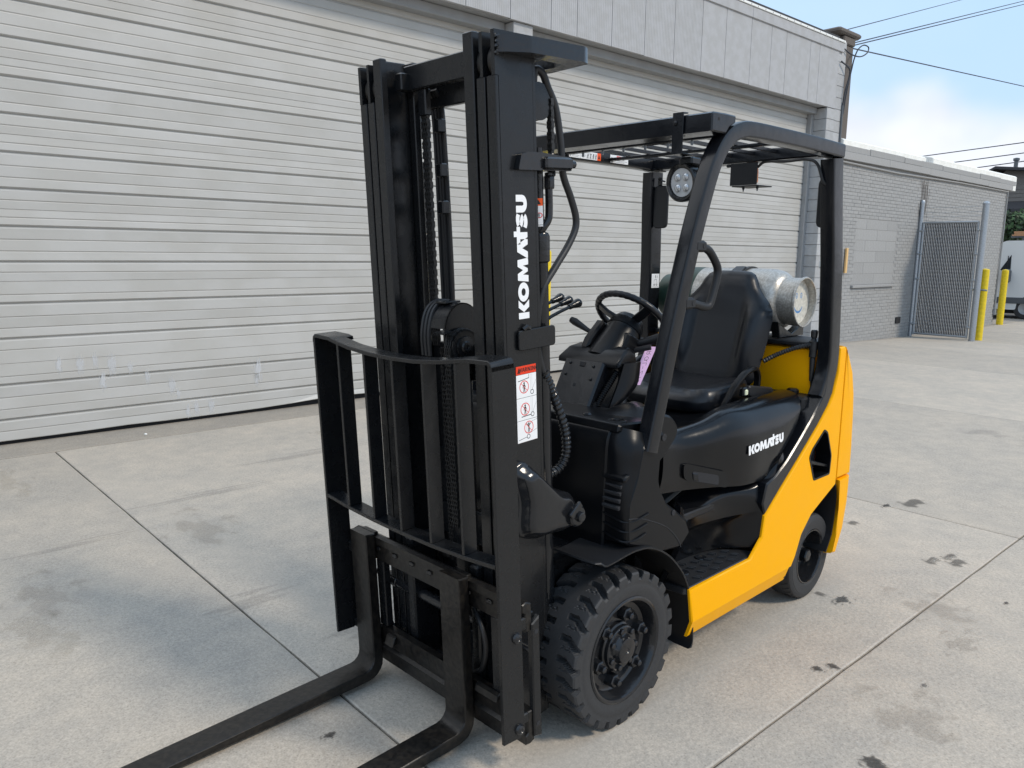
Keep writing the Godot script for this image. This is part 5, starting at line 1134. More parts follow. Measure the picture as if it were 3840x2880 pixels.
func carriage(t: Node3D):
	var c := group_node("fork_carriage", t); c.transform = XT
	var b := MB.new()
	# upper and lower fork bars (hooked profiles), inner frame, side-shift frame
	b.prism(P2([0.420, 0.505, 0.420, 0.592, 0.440, 0.602, 0.458, 0.598, 0.458, 0.572, 0.446, 0.565, 0.446, 0.505]), "x", -0.45, 0.45, 0.003); part("upper_fork_bar", b, M.worn_steel, c)
	b = MB.new()
	for k in 9: b.box(Vector3(-0.42 + 0.1 * k, 0.545, 0.4465), Vector3(-0.395 + 0.1 * k, 0.560, 0.452), 0.003)
	part("fork_notches", b, M.gloss_paint, c).set_meta("kind", "stuff")
	b = MB.new(); b.prism(P2([0.420, 0.240, 0.420, 0.135, 0.440, 0.128, 0.458, 0.132, 0.458, 0.160, 0.446, 0.168, 0.446, 0.240]), "x", -0.45, 0.45, 0.003); part("lower_fork_bar", b, M.worn_steel, c)
	b = MB.new(); b.box(Vector3(-0.40, 0.085, 0.398), Vector3(0.36, 0.125, 0.438), 0.004); part("bottom_rail", b, M.worn_steel, c)
	for s in [1.0, -1.0]:
		b = MB.new(); b.box(Vector3(minf(0.29 * s, 0.335 * s), 0.241, 0.415), Vector3(maxf(0.29 * s, 0.335 * s), 0.504, 0.445), 0.004); part("carriage_upright", b, M.black_paint, c)
		b = MB.new(); b.prism(P2([0.394, 0.545, 0.428, 0.528, 0.428, 0.150, 0.394, 0.140]), "x", 0.436 * s, 0.458 * s, 0.004); b.box(Vector3(minf(0.37 * s, 0.436 * s), 0.53, 0.396), Vector3(maxf(0.37 * s, 0.436 * s), 0.555, 0.426), 0.004); var ep := part("end_plate", b, M.black_paint, c)
		for y in [0.50, 0.19]:
			b = MB.new(); b.lathe(P2([0.0085, 0, 0.0085, 0.0008, 0.001, 0.0008]), Vector3(0.458 * s, y, 0.411), Vector3.RIGHT * s, 12); part("bolt_hole", b, M.gap_dark, ep)
		b = MB.new(); b.box(Vector3(minf(0.155 * s, 0.195 * s), 0.10, 0.30), Vector3(maxf(0.155 * s, 0.195 * s), 0.62, 0.41), 0.006); part("roller_plate", b, M.black_paint, c)
	b = MB.new(); b.lathe(P2([0.012, -0.44, 0.012, -0.37, 0.024, -0.368, 0.024, -0.30, 0.021, -0.298, 0.021, 0.02, 0.024, 0.022, 0.024, 0.05, 0.012, 0.052, 0.012, 0.40]), Vector3(0, 0.395, 0.372), Vector3.RIGHT, 20); part("side_shift_cylinder", b, M.gloss_paint, c)
	b = MB.new(); b.tube(MB.smooth(P3([-0.33, 0.395, 0.385, -0.365, 0.36, 0.40, -0.365, 0.30, 0.41, -0.31, 0.235, 0.41, -0.21, 0.19, 0.405, -0.10, 0.18, 0.395, -0.05, 0.20, 0.38]), 6), 0.008, 10); part("carriage_hose", b, M.gloss_paint, c)
	b = MB.new(); b.tube(MB.smooth(P3([0.17, 0.47, 0.41, 0.225, 0.43, 0.425, 0.24, 0.36, 0.425, 0.215, 0.28, 0.42, 0.17, 0.24, 0.41]), 6), 0.009, 10); part("carriage_hose", b, M.hose_rubber, c)
	b = MB.new(); b.box(Vector3(-0.07, 0.16, 0.38), Vector3(0.0, 0.22, 0.41), 0.006); b.lathe(P2([0.012, 0, 0.012, 0.03, 0.001, 0.03]), Vector3(-0.03, 0.20, 0.40), Vector3.BACK, 8); part("hose_fitting", b, M.black_paint, c)
	b = MB.new(); b.prism(P2([0.448, 0.225, 0.458, 0.222, 0.47, 0.19, 0.448, 0.195]), "x", -0.28, -0.23, 0.002); b.prism(P2([0.448, 0.25, 0.462, 0.245, 0.468, 0.226, 0.448, 0.23]), "x", 0.225, 0.33, 0.002); part("wear_pads", b, M.worn_steel, c).set_meta("kind", "stuff")
	# ---- forks
	for k in 2:
		var x0: float = [0.108, -0.412][k]
		var pr := PackedVector2Array()
		pr.append_array(P2([0.4595, 0.612, 0.500, 0.616, 0.5005, 0.135]))
		for i in 5:
			var a := PI + PI / 2 * i / 4; pr.append(Vector2(0.5425 + cos(a) * 0.042, 0.130 + sin(a) * 0.042))
		pr.append_array(P2([0.9, 0.095, 1.50, 0.104, 1.56, 0.103, 1.565, 0.092, 1.50, 0.088, 0.95, 0.060, 0.58, 0.046]))
		for i in 6:
			var a := -PI / 2 - PI / 2 * i / 5; pr.append(Vector2(0.525 + cos(a) * 0.0655, 0.111 + sin(a) * 0.065))
		b = MB.new(); b.prism(pr, "x", x0, x0 + 0.104, 0.004)
		var f := part("fork", b, M.worn_steel, t, 45); f.transform = XT
		b = MB.new(); b.prism(P2([0.436, 0.6, 0.4590, 0.604, 0.4590, 0.56, 0.4583, 0.60, 0.446, 0.604]), "x", x0 + 0.012, x0 + 0.092); b.box(Vector3(x0 + 0.012, 0.5985, 0.436), Vector3(x0 + 0.092, 0.612, 0.4594), 0.003); part("fork_hook", b, M.worn_steel, f)
	# ---- load backrest: flat bars between a dipping top strip and a lower strip
	var lb := group_node("load_backrest", t); lb.transform = XT
	var strip := func(pts: Array, th: float):
		# pts: x, y, back z ; the front edge runs at z = .559
		var mb := MB.new(); var rs := []
		for p in pts:
			rs.append(PackedVector3Array([Vector3(p[0], p[1] - th, p[2]), Vector3(p[0], p[1], p[2] + 0.002), Vector3(p[0], p[1], 0.557), Vector3(p[0], p[1] - 0.002, 0.559), Vector3(p[0], p[1] - th, 0.559)]))
		mb.rings(rs); return mb
	part("top_strip", strip.call([[-0.462, 1.328, 0.473], [-0.4585, 1.338, 0.473], [-0.448, 1.345, 0.473], [-0.36, 1.342, 0.473], [-0.335, 1.337, 0.473], [-0.334, 1.3365, 0.502], [-0.24, 1.322, 0.502], [-0.12, 1.313, 0.502], [0.0, 1.311, 0.502], [0.12, 1.314, 0.502], [0.24, 1.325, 0.502], [0.334, 1.3385, 0.490], [0.36, 1.342, 0.473], [0.448, 1.345, 0.473], [0.4585, 1.338, 0.473], [0.462, 1.328, 0.473]], 0.012), M.black_paint, lb)
	part("lower_strip", strip.call([[-0.449, 0.759, 0.502], [-0.308, 0.747, 0.502], [-0.154, 0.740, 0.502], [0.0, 0.738, 0.502], [0.154, 0.740, 0.502], [0.308, 0.747, 0.502], [0.449, 0.759, 0.502]], 0.012), M.black_paint, lb)
	for s in [1.0, -1.0]:
		b = MB.new(); b.prism(P2([0.473, 1.330, 0.559, 1.330, 0.559, 0.190 if s > 0 else 0.206, 0.490, 0.182 if s > 0 else 0.20, 0.473, 0.21]), "x", 0.450 * s, 0.462 * s, 0.0015); var pl := part("end_bar", b, M.black_paint, lb)
		if s > 0:
			for y in [0.515, 0.215]:
				b = MB.new(); b.lathe(P2([0.017, 0, 0.017, 0.003, 0.014, 0.009, 0.007, 0.012, 0.005, 0.010, 0.001, 0.010]), Vector3(0.462, y, 0.497), Vector3.RIGHT, 20); part("dome_bolt", b, M.gloss_paint, pl)
		b = MB.new(); b.box(Vector3(minf(0.40 * s, 0.449 * s), 0.515, 0.440), Vector3(maxf(0.40 * s, 0.449 * s), 0.555, 0.49), 0.004); part("mounting_lug", b, M.black_paint, lb); b = MB.new(); b.box(Vector3(minf(0.40 * s, 0.449 * s), 0.205, 0.440), Vector3(maxf(0.40 * s, 0.449 * s), 0.24, 0.49), 0.004); part("mounting_lug", b, M.black_paint, lb)
	var dip := [1.3315 - 0.012, 1.3155 - 0.012, 1.311 - 0.012, 1.317 - 0.012, 1.334 - 0.012]; var bot := [0.747, 0.740, 0.738, 0.740, 0.747]
	for k in 5:
		var x := -0.308 + 0.154 * k
		b = MB.new(); b.box(Vector3(x - 0.006, bot[k], 0.506), Vector3(x + 0.006, dip[k] + 0.001, 0.557), 0.0015); part("guard_bar", b, M.black_paint, lb)

# ------------------------------------------------------------------ lettering, labels
func glyphs() -> Array:
	# the seven heavy capitals of the maker's word, unit height, each a list of polygons and its start
	var o := []; var half := [PackedVector2Array(), PackedVector2Array()]
	for h in 2:
		var s := -1.0 if h == 0 else 1.0
		for i in 13: 
			var a := PI / 2 - PI * i / 12; half[h].append(Vector2(0.65 + s * cos(a) * 0.65, 0.5 + sin(a) * 0.51))
		for i in 13:
			var a := -PI / 2 + PI * i / 12; half[h].append(Vector2(0.65 + s * cos(a) * 0.26, 0.5 + sin(a) * 0.20))
	o.append([0.0, [P2([0, 0, 0.42, 0, 0.42, 1, 0, 1]), P2([0.45, 0.5, 0.78, 1, 1.28, 1, 0.88, 0.5, 1.28, 0, 0.78, 0])]])
	o.append([1.16, half])
	o.append([2.48, [P2([0, 0, 0.12, 1, 0.56, 1, 0.80, 0.50, 1.04, 1, 1.48, 1, 1.60, 0, 1.16, 0, 1.10, 0.50, 0.90, 0.05, 0.70, 0.05, 0.50, 0.50, 0.44, 0])]])
	o.append([4.02, [P2([0, 0, 0.48, 1, 0.94, 1, 1.42, 0, 0.95, 0, 0.71, 0.52, 0.47, 0])]])
	o.append([4.98, [P2([0.34, 0, 0.80, 0, 0.80, 0.68, 1.16, 0.68, 1.16, 1.0, 0.86, 1.0, 0.86, 1.27, 0.50, 1.27, 0.50, 1.0, 0, 1.0, 0, 0.68, 0.34, 0.68])]])
	var sp := []; var path := P3([0.96, 0.80, 0, 0.80, 0.86, 0, 0.56, 0.87, 0, 0.26, 0.78, 0, 0.24, 0.62, 0, 0.50, 0.52, 0, 0.80, 0.42, 0, 0.86, 0.26, 0, 0.62, 0.14, 0, 0.32, 0.14, 0, 0.10, 0.22, 0])
	path = MB.smooth(path, 3)
	for i in path.size() - 1:
		var t0 := path[mini(i + 1, path.size() - 1)] - path[maxi(i - 1, 0)]; var t1 := path[mini(i + 2, path.size() - 1)] - path[i]
		var n0 := Vector2(-t0.y, t0.x).normalized() * 0.165; var n1 := Vector2(-t1.y, t1.x).normalized() * 0.165
		var a := Vector2(path[i].x, path[i].y); var c := Vector2(path[i + 1].x, path[i + 1].y)
		sp.append(PackedVector2Array([a + n0, a - n0, c - n1, c + n1]))
	o.append([5.98, sp])
	var u := P2([0, 1, 0, 0.42]); 
	for i in 7: u.append(Vector2(0.57 - cos(PI / 2 * i / 6) * 0.57, 0.42 - sin(PI / 2 * i / 6) * 0.44))
	for i in 7: u.append(Vector2(0.57 + sin(PI / 2 * i / 6) * 0.57, 0.42 - cos(PI / 2 * i / 6) * 0.44))
	u.append_array(P2([1.14, 0.42, 1.14, 1, 0.70, 1, 0.70, 0.42, 0.64, 0.30, 0.50, 0.30, 0.44, 0.42, 0.44, 1]))
	o.append([7.06, [u]])
	return o

func lettering(n: String, t: Node3D, to: Callable, m: Material) -> MeshInstance3D:
	var b := MB.new()
	for g in glyphs():
		for p in g[1]:
			var tri := Geometry2D.triangulate_polygon(p)
			for i in range(0, tri.size(), 3):
				var q := []
				for k in 3: q.append(p[tri[i + k]] + Vector2(g[0], 0))
				if (q[1] - q[0]).cross(q[2] - q[0]) < 0: q.reverse()
				b.tri(to.call(q[0]), to.call(q[1]), to.call(q[2]))
	b.st = b.v.size()
	return part(n, b, m, t)

func disc(im: Image, cx: float, cy: float, r: float, c: Color, w := 0.0):
	for y in range(int(cy - r) - 1, int(cy + r) + 2):
		for x in range(int(cx - r) - 1, int(cx + r) + 2):
			if x < 0 or y < 0 or x >= im.get_width() or y >= im.get_height(): continue
			var d := Vector2(x - cx, y - cy).length()
			if d <= r and (w <= 0.0 or d >= r - w): im.set_pixel(x, y, c)
func stroke(im: Image, a: Vector2, b: Vector2, w: float, c: Color):
	var n := int(a.distance_to(b)) + 1
	for i in n + 1:
		var p := a.lerp(b, float(i) / n); disc(im, p.x, p.y, w / 2, c)
func poly_fill(im: Image, p: PackedVector2Array, c: Color):
	var lo := p[0]; var hi := p[0]
	for q in p: lo = lo.min(q); hi = hi.max(q)
	for y in range(maxi(0, int(lo.y)), mini(im.get_height(), int(hi.y) + 1)):
		for x in range(maxi(0, int(lo.x)), mini(im.get_width(), int(hi.x) + 1)):
			if Geometry2D.is_point_in_polygon(Vector2(x + 0.5, y + 0.5), p): im.set_pixel(x, y, c)
func label_mat(im: Image) -> StandardMaterial3D:
	var m := StandardMaterial3D.new(); m.albedo_texture = tex(im); m.roughness = 0.35; return m
func person_mark(im: Image, x: float, y: float, k: float, arms: int):
	var c := Color(0.05, 0.05, 0.05)
	disc(im, x, y - 19 * k, 5 * k, c); stroke(im, Vector2(x, y - 10 * k), Vector2(x, y + 5 * k), 8 * k, c)
	if arms == 0:
		stroke(im, Vector2(x - 4 * k, y - 10 * k), Vector2(x - 9 * k, y + 4 * k), 3 * k, c); stroke(im, Vector2(x + 4 * k, y - 10 * k), Vector2(x + 10 * k, y + 2 * k), 3 * k, c)
	else:
		stroke(im, Vector2(x - 4 * k, y - 10 * k), Vector2(x - 14 * k, y - 20 * k), 3 * k, c); stroke(im, Vector2(x + 4 * k, y - 10 * k), Vector2(x + 14 * k, y - 20 * k), 3 * k, c)
	stroke(im, Vector2(x - 2 * k, y + 5 * k), Vector2(x - 4 * k, y + 24 * k), 4 * k, c); stroke(im, Vector2(x + 2 * k, y + 5 * k), Vector2(x + 5 * k, y + 24 * k), 4 * k, c)
func flat_text(n: String, s: String, size: float, m: Material, t: Node3D, xf: Transform3D):
	var f := SystemFont.new(); f.font_names = PackedStringArray(["Droid Sans"]); f.font_weight = 700
	var tm := TextMesh.new(); tm.text = s; tm.font = f; tm.font_size = 32; tm.pixel_size = size / 23.0; tm.depth = 0.0002
	var o := part_mesh(n, tm, m, t); o.transform = xf

func print_marks(t: Node3D):
	var b: MB
	var ms := t.get_node("mast")
	lettering("mast_lettering", ms, func(p: Vector2): return Vector3(0.3312, 1.423 + p.x * 0.0437, 0.278 + p.y * 0.0437), M.white_print)
	lettering("hood_lettering", t, func(p: Vector2):
		var z := -0.758 - p.x * 0.0355; var y := 0.821 + p.y * 0.037 + (-0.758 - z) * 0.042
		return Vector3(0.4785 - maxf(0.0, y - 0.83) * 0.09 - maxf(0.0, -0.95 - z) * 0.02, y, z), M.white_print)
	# warning plate on the mast
	var im := Image.create(172, 480, false, Image.FORMAT_RGB8); im.fill(Color(0.93, 0.93, 0.93))
	im.fill_rect(Rect2i(0, 0, 172, 52), Color(0.90, 0.22, 0.06))
	poly_fill(im, P2([10, 44, 24, 12, 38, 44]), Color(0.05, 0.05, 0.05)); im.fill_rect(Rect2i(22, 22, 4, 12), Color(0.9, 0.22, 0.06)); im.fill_rect(Rect2i(22, 37, 4, 4), Color(0.9, 0.22, 0.06))
	var red := Color(0.85, 0.10, 0.08); var ink := Color(0.1, 0.1, 0.1); var grey := Color(0.45, 0.45, 0.45)
	for y in [52, 198, 340]: im.fill_rect(Rect2i(0, y, 172, 2), ink)
	for q in [[66.0, 132.0, 0], [70.0, 272.0, 0], [98.0, 392.0, 1]]:
		person_mark(im, q[0], q[1], 1.25, q[2]); disc(im, q[0], q[1], 40, red, 5); stroke(im, Vector2(q[0] - 27, q[1] - 27), Vector2(q[0] + 27, q[1] + 27), 4, red)
	for y in [0, 142]:
		stroke(im, Vector2(122, 62 + y), Vector2(122, 160 + y), 2, grey); stroke(im, Vector2(134, 62 + y), Vector2(134, 160 + y), 2, grey); stroke(im, Vector2(134, 160 + y), Vector2(168, 100 + y), 2, grey); disc(im, 134, 172 + y, 15, ink, 4)
	stroke(im, Vector2(15, 92), Vector2(108, 80), 4, ink); stroke(im, Vector2(108, 80), Vector2(108, 60), 4, ink); stroke(im, Vector2(40, 318), Vector2(120, 314), 5, ink)
	stroke(im, Vector2(10, 462), Vector2(80, 452), 3, ink); disc(im, 94, 450, 15, ink, 4); stroke(im, Vector2(110, 430), Vector2(172, 412), 2, grey); stroke(im, Vector2(120, 360), Vector2(172, 350), 2, grey); stroke(im, Vector2(80, 360), Vector2(80, 430), 2, grey)
	b = MB.new(); b.quad_uv(Vector3(0.3312, 1.045, 0.341), Vector3(0.3312, 1.045, 0.256), Vector3(0.3312, 1.282, 0.256), Vector3(0.3312, 1.282, 0.341)); part("warning_label", b, label_mat(im), ms)
	flat_text("warning_word", "WARNING", 0.0125, M.black_print, ms, Transform3D(Basis(Vector3.UP, PI / 2), Vector3(0.3316, 1.2695, 0.2895)))
	im = Image.create(40, 160, false, Image.FORMAT_RGB8); im.fill(Color(0.93, 0.93, 0.93)); im.fill_rect(Rect2i(0, 0, 40, 42), Color(0.95, 0.35, 0.05)); poly_fill(im, P2([8, 34, 20, 8, 32, 34]), ink); disc(im, 22, 96, 16, red, 4); person_mark(im, 22, 96, 0.5, 0); im.fill_rect(Rect2i(0, 150, 40, 3), ink)
	b = MB.new(); b.quad_uv(Vector3(0.309, 1.69, 0.226), Vector3(0.328, 1.69, 0.207), Vector3(0.328, 1.772, 0.207), Vector3(0.309, 1.772, 0.226)); part("caution_label", b, label_mat(im), ms)
	# two long labels inside the guard, one on the far post
	im = Image.create(320, 50, false, Image.FORMAT_RGB8); im.fill(Color(0.93, 0.93, 0.93)); im.fill_rect(Rect2i(282, 0, 38, 50), Color(0.95, 0.33, 0.05)); poly_fill(im, P2([290, 38, 301, 14, 312, 38]), ink)
	person_mark(im, 12, 26, 0.7, 0)
	for k in 5: im.fill_rect(Rect2i(28, 8 + 8 * k, 72 - 9 * (k % 3), 2), grey)
	for x in [108, 140, 172, 200, 228, 256]: stroke(im, Vector2(x, 4), Vector2(x, 46), 1, ink)
	for k in 4: im.fill_rect(Rect2i(114, 10 + 8 * k, 20, 2), grey); im.fill_rect(Rect2i(146, 10 + 8 * k, 20 - 3 * (k % 2), 2), grey)
	for x in [186, 214, 242, 268]: person_mark(im, x, 26, 0.75, 1 if x == 214 else 0); stroke(im, Vector2(x - 8, 40), Vector2(x + 9, 12), 2, ink)
	b = MB.new(); b.quad_uv(Vector3(-0.4315, 2.030, -0.667), Vector3(-0.4315, 2.030, -0.888), Vector3(-0.4315, 2.063, -0.888), Vector3(-0.4315, 2.063, -0.667)); var gd := t.get_node("overhead_guard"); part("guard_label", b, label_mat(im), gd)
	im = Image.create(200, 54, false, Image.FORMAT_RGB8); im.fill(Color(0.93, 0.93, 0.93)); im.fill_rect(Rect2i(70, 4, 50, 10), red)
	for k in 4: im.fill_rect(Rect2i(8, 18 + 9 * k, 180 - 30 * (k % 2), 3), grey)
	b = MB.new(); b.quad_uv(Vector3(-0.4315, 2.030, -0.957), Vector3(-0.4315, 2.030, -1.094), Vector3(-0.4315, 2.066, -1.094), Vector3(-0.4315, 2.066, -0.957)); part("guard_label", b, label_mat(im), gd)
	im = Image.create(80, 90, false, Image.FORMAT_RGB8); im.fill(Color(0.93, 0.93, 0.93))
	for q in [[20, 72, 62, 72], [26, 66, 26, 40], [26, 40, 50, 34], [50, 34, 58, 66], [26, 66, 58, 66], [40, 10, 40, 28], [54, 12, 54, 26], [62, 12, 62, 26], [54, 19, 62, 19], [12, 82, 70, 82]]: stroke(im, Vector2(q[0], q[1]), Vector2(q[2], q[3]), 2, ink)
	disc(im, 28, 70, 6, ink, 2); disc(im, 54, 70, 6, ink, 2); im.fill_rect(Rect2i(38, 10, 5, 16), ink)
	b = MB.new(); b.quad_uv(Vector3(-0.4315, 1.434, -1.324), Vector3(-0.4315, 1.434, -1.390), Vector3(-0.4315, 1.506, -1.390), Vector3(-0.4315, 1.506, -1.324)); part("post_label", b, label_mat(im), gd)

func extras():
	var b: MB; var r := RandomNumberGenerator.new(); r.seed = 31
	# ---- gas cylinder lying across the rear of the truck
	var g := thing("gas_cylinder", "aluminium gas cylinder behind the seat, a blue smiling face on its end", "gas cylinder", Vector3(-0.09, 1.235, -1.54))
	var o := Vector3(-0.09, 1.235, -1.54); var ax := Vector3(0, 1.39, -1.54) - o
	var cyl := func(prof: Array, seg := 56): var q := MB.new(); q.lathe(P2(prof), ax, Vector3.RIGHT, seg); return q
	part("shell", cyl.call([0.02, 0.215, 0.10, 0.213, 0.125, 0.200, 0.142, 0.175, 0.1505, 0.14, 0.1525, 0.10, 0.1525, -0.02, 0.1535, -0.024, 0.1535, -0.032, 0.1525, -0.036, 0.1525, -0.235, 0.02, -0.235]), M.aluminium, g, 45)
	part("painted_end", cyl.call([0.02, -0.2352, 0.1528, -0.2352, 0.1528, -0.30, 0.149, -0.34, 0.138, -0.375, 0.12, -0.398, 0.112, -0.402, 0.112, -0.47, 0.107, -0.47, 0.107, -0.405, 0.02, -0.41]), M.green_paint, g, 45)
	part("foot_ring", cyl.call([0.110, 0.20, 0.113, 0.205, 0.113, 0.278, 0.117, 0.283, 0.119, 0.290, 0.116, 0.296, 0.111, 0.296, 0.107, 0.290, 0.106, 0.255]), M.aluminium, g, 45)
	var im := Image.create(256, 256, false, Image.FORMAT_RGB8); im.fill(Color(0.84, 0.83, 0.79))
	var ns := noise_img(256, 77, 0.03, 4)
	for y in 256:
		for x in 256: im.set_pixel(x, y, Color(0.84, 0.83, 0.79) * (0.86 + 0.2 * ns.get_pixel(x, y).r))
	var blue := Color(0.30, 0.52, 0.74)
	for e in [Vector2(100, 92), Vector2(156, 92)]:
		for k in 20: disc(im, e.x + cos(TAU * k / 20) * 10, e.y + sin(TAU * k / 20) * 14, 2.6, blue)
		disc(im, e.x + 1, e.y + 3, 4, blue)
	for k in 40:
		var a := deg_to_rad(20.0 + 140.0 * k / 39); disc(im, 128 + cos(a) * 50, 142 + sin(a) * 44, 3.0 + 3.5 * sin(PI * k / 39), blue)
	b = MB.new(); var rim := PackedVector3Array()
	for k in 40:
		var a0 := TAU * k / 40; var a1 := TAU * (k + 1) / 40; var c := ax + Vector3(0.262, 0, 0)
		var p0 := Vector2(cos(a0), sin(a0)); var p1 := Vector2(cos(a1), sin(a1))
		b.tri(c, c + Vector3(0, p1.y, -p1.x) * 0.106, c + Vector3(0, p0.y, -p0.x) * 0.106, Vector2(0.5, 0.5), Vector2(0.5 + p1.x / 2, 0.5 - p1.y / 2), Vector2(0.5 + p0.x / 2, 0.5 - p0.y / 2))
	b.st = b.v.size(); part("foot_plate", b, label_mat(im), g)
	var strap := thing("cylinder_strap", "black ribbed strap with a buckle round the top of the gas cylinder", "strap", Vector3(-0.09, 1.23, -1.54)); o = strap.position
	b = MB.new(); var rs := []
	for k in 41:
		var a := deg_to_rad(-60.0 + 300.0 * k / 40); var c := Vector3(-0.02, 1.39, -1.54) - o; var d := Vector3(0, sin(a), cos(a)); var q := PackedVector3Array()
		for e in [[0.1540, -0.035], [0.1620, -0.035], [0.1620, -0.014], [0.1580, -0.011], [0.1580, 0.011], [0.1620, 0.014], [0.1620, 0.035], [0.1540, 0.035]]: q.append(c + d * e[0] + Vector3(e[1], 0, 0))
		rs.append(q)
	b.rings(rs); part("band", b, M.hose_rubber, strap)
	b = MB.new(); b.obox(Vector3(-0.02, 1.39, -1.54) - o + Vector3(0, sin(1.1), cos(1.1)) * 0.163, Vector3(0.028, 0.005, 0.03), Basis(Vector3.RIGHT, PI / 2 - 1.1), 0.003); part("buckle", b, M.black_paint, strap)
	# ---- pink paper tag on the ignition key
	im = Image.create(100, 320, false, Image.FORMAT_RGB8); im.fill(Color(0.87, 0.72, 0.88))
	var pen := Color(0.12, 0.10, 0.14)
	for q in [[30, 40, 66, 40], [30, 40, 30, 62], [30, 62, 48, 66], [48, 66, 50, 42], [50, 50, 70, 66], [66, 92, 46, 84], [46, 84, 30, 96], [30, 96, 36, 116], [36, 116, 58, 118], [58, 118, 68, 104], [68, 104, 64, 92], [44, 104, 66, 124], [30, 140, 70, 136], [70, 136, 70, 156], [50, 168, 52, 186], [32, 206, 36, 226], [36, 226, 66, 204], [66, 204, 70, 232], [34, 246, 50, 242], [50, 242, 52, 264], [36, 262, 70, 258], [34, 284, 50, 280], [50, 280, 50, 298], [50, 290, 68, 296], [68, 296, 66, 278]]: stroke(im, Vector2(q[0], q[1]), Vector2(q[2], q[3]), 3, pen)
	disc(im, 50, 16, 5, pen)
	var tg := thing("key_tag", "pink paper tag with handwriting hanging from the ignition key", "tag", Vector3(0.10, 1.10, -0.54)); o = tg.position
	var e0 := Vector3(0.098, 1.236, -0.574) - o; var ex := Vector3(0.020, -0.004, -0.040); var dn := Vector3(-0.012, -0.150, 0.085)
	b = MB.new(); b.quad_uv(e0 + dn, e0 + dn + ex, e0 + ex, e0); part("paper", b, label_mat(im), tg)
	b = MB.new(); b.tube(PackedVector3Array([e0 + ex * 0.5 + dn * 0.06, e0 + ex * 0.5 + Vector3(0, 0.012, 0.003), Vector3(0.128, 1.235, -0.52) - o]), 0.0015, 5); part("key_ring", b, M.galvanised, tg)
	yard(r)

func bollard(at: Vector3, h: float, rad: float, label: String, grp: String) -> Node3D:
	var s := thing_b("bollard", label, "bollard", at, grp)
	var b := MB.new(); b.lathe(P2([rad, 0.0, rad, h - rad * 0.35, rad * 0.9, h - rad * 0.12, rad * 0.6, h, 0.001, h + 0.01]), at, Vector3.UP, 28); part("post", b, M.bollard_paint, s); return s

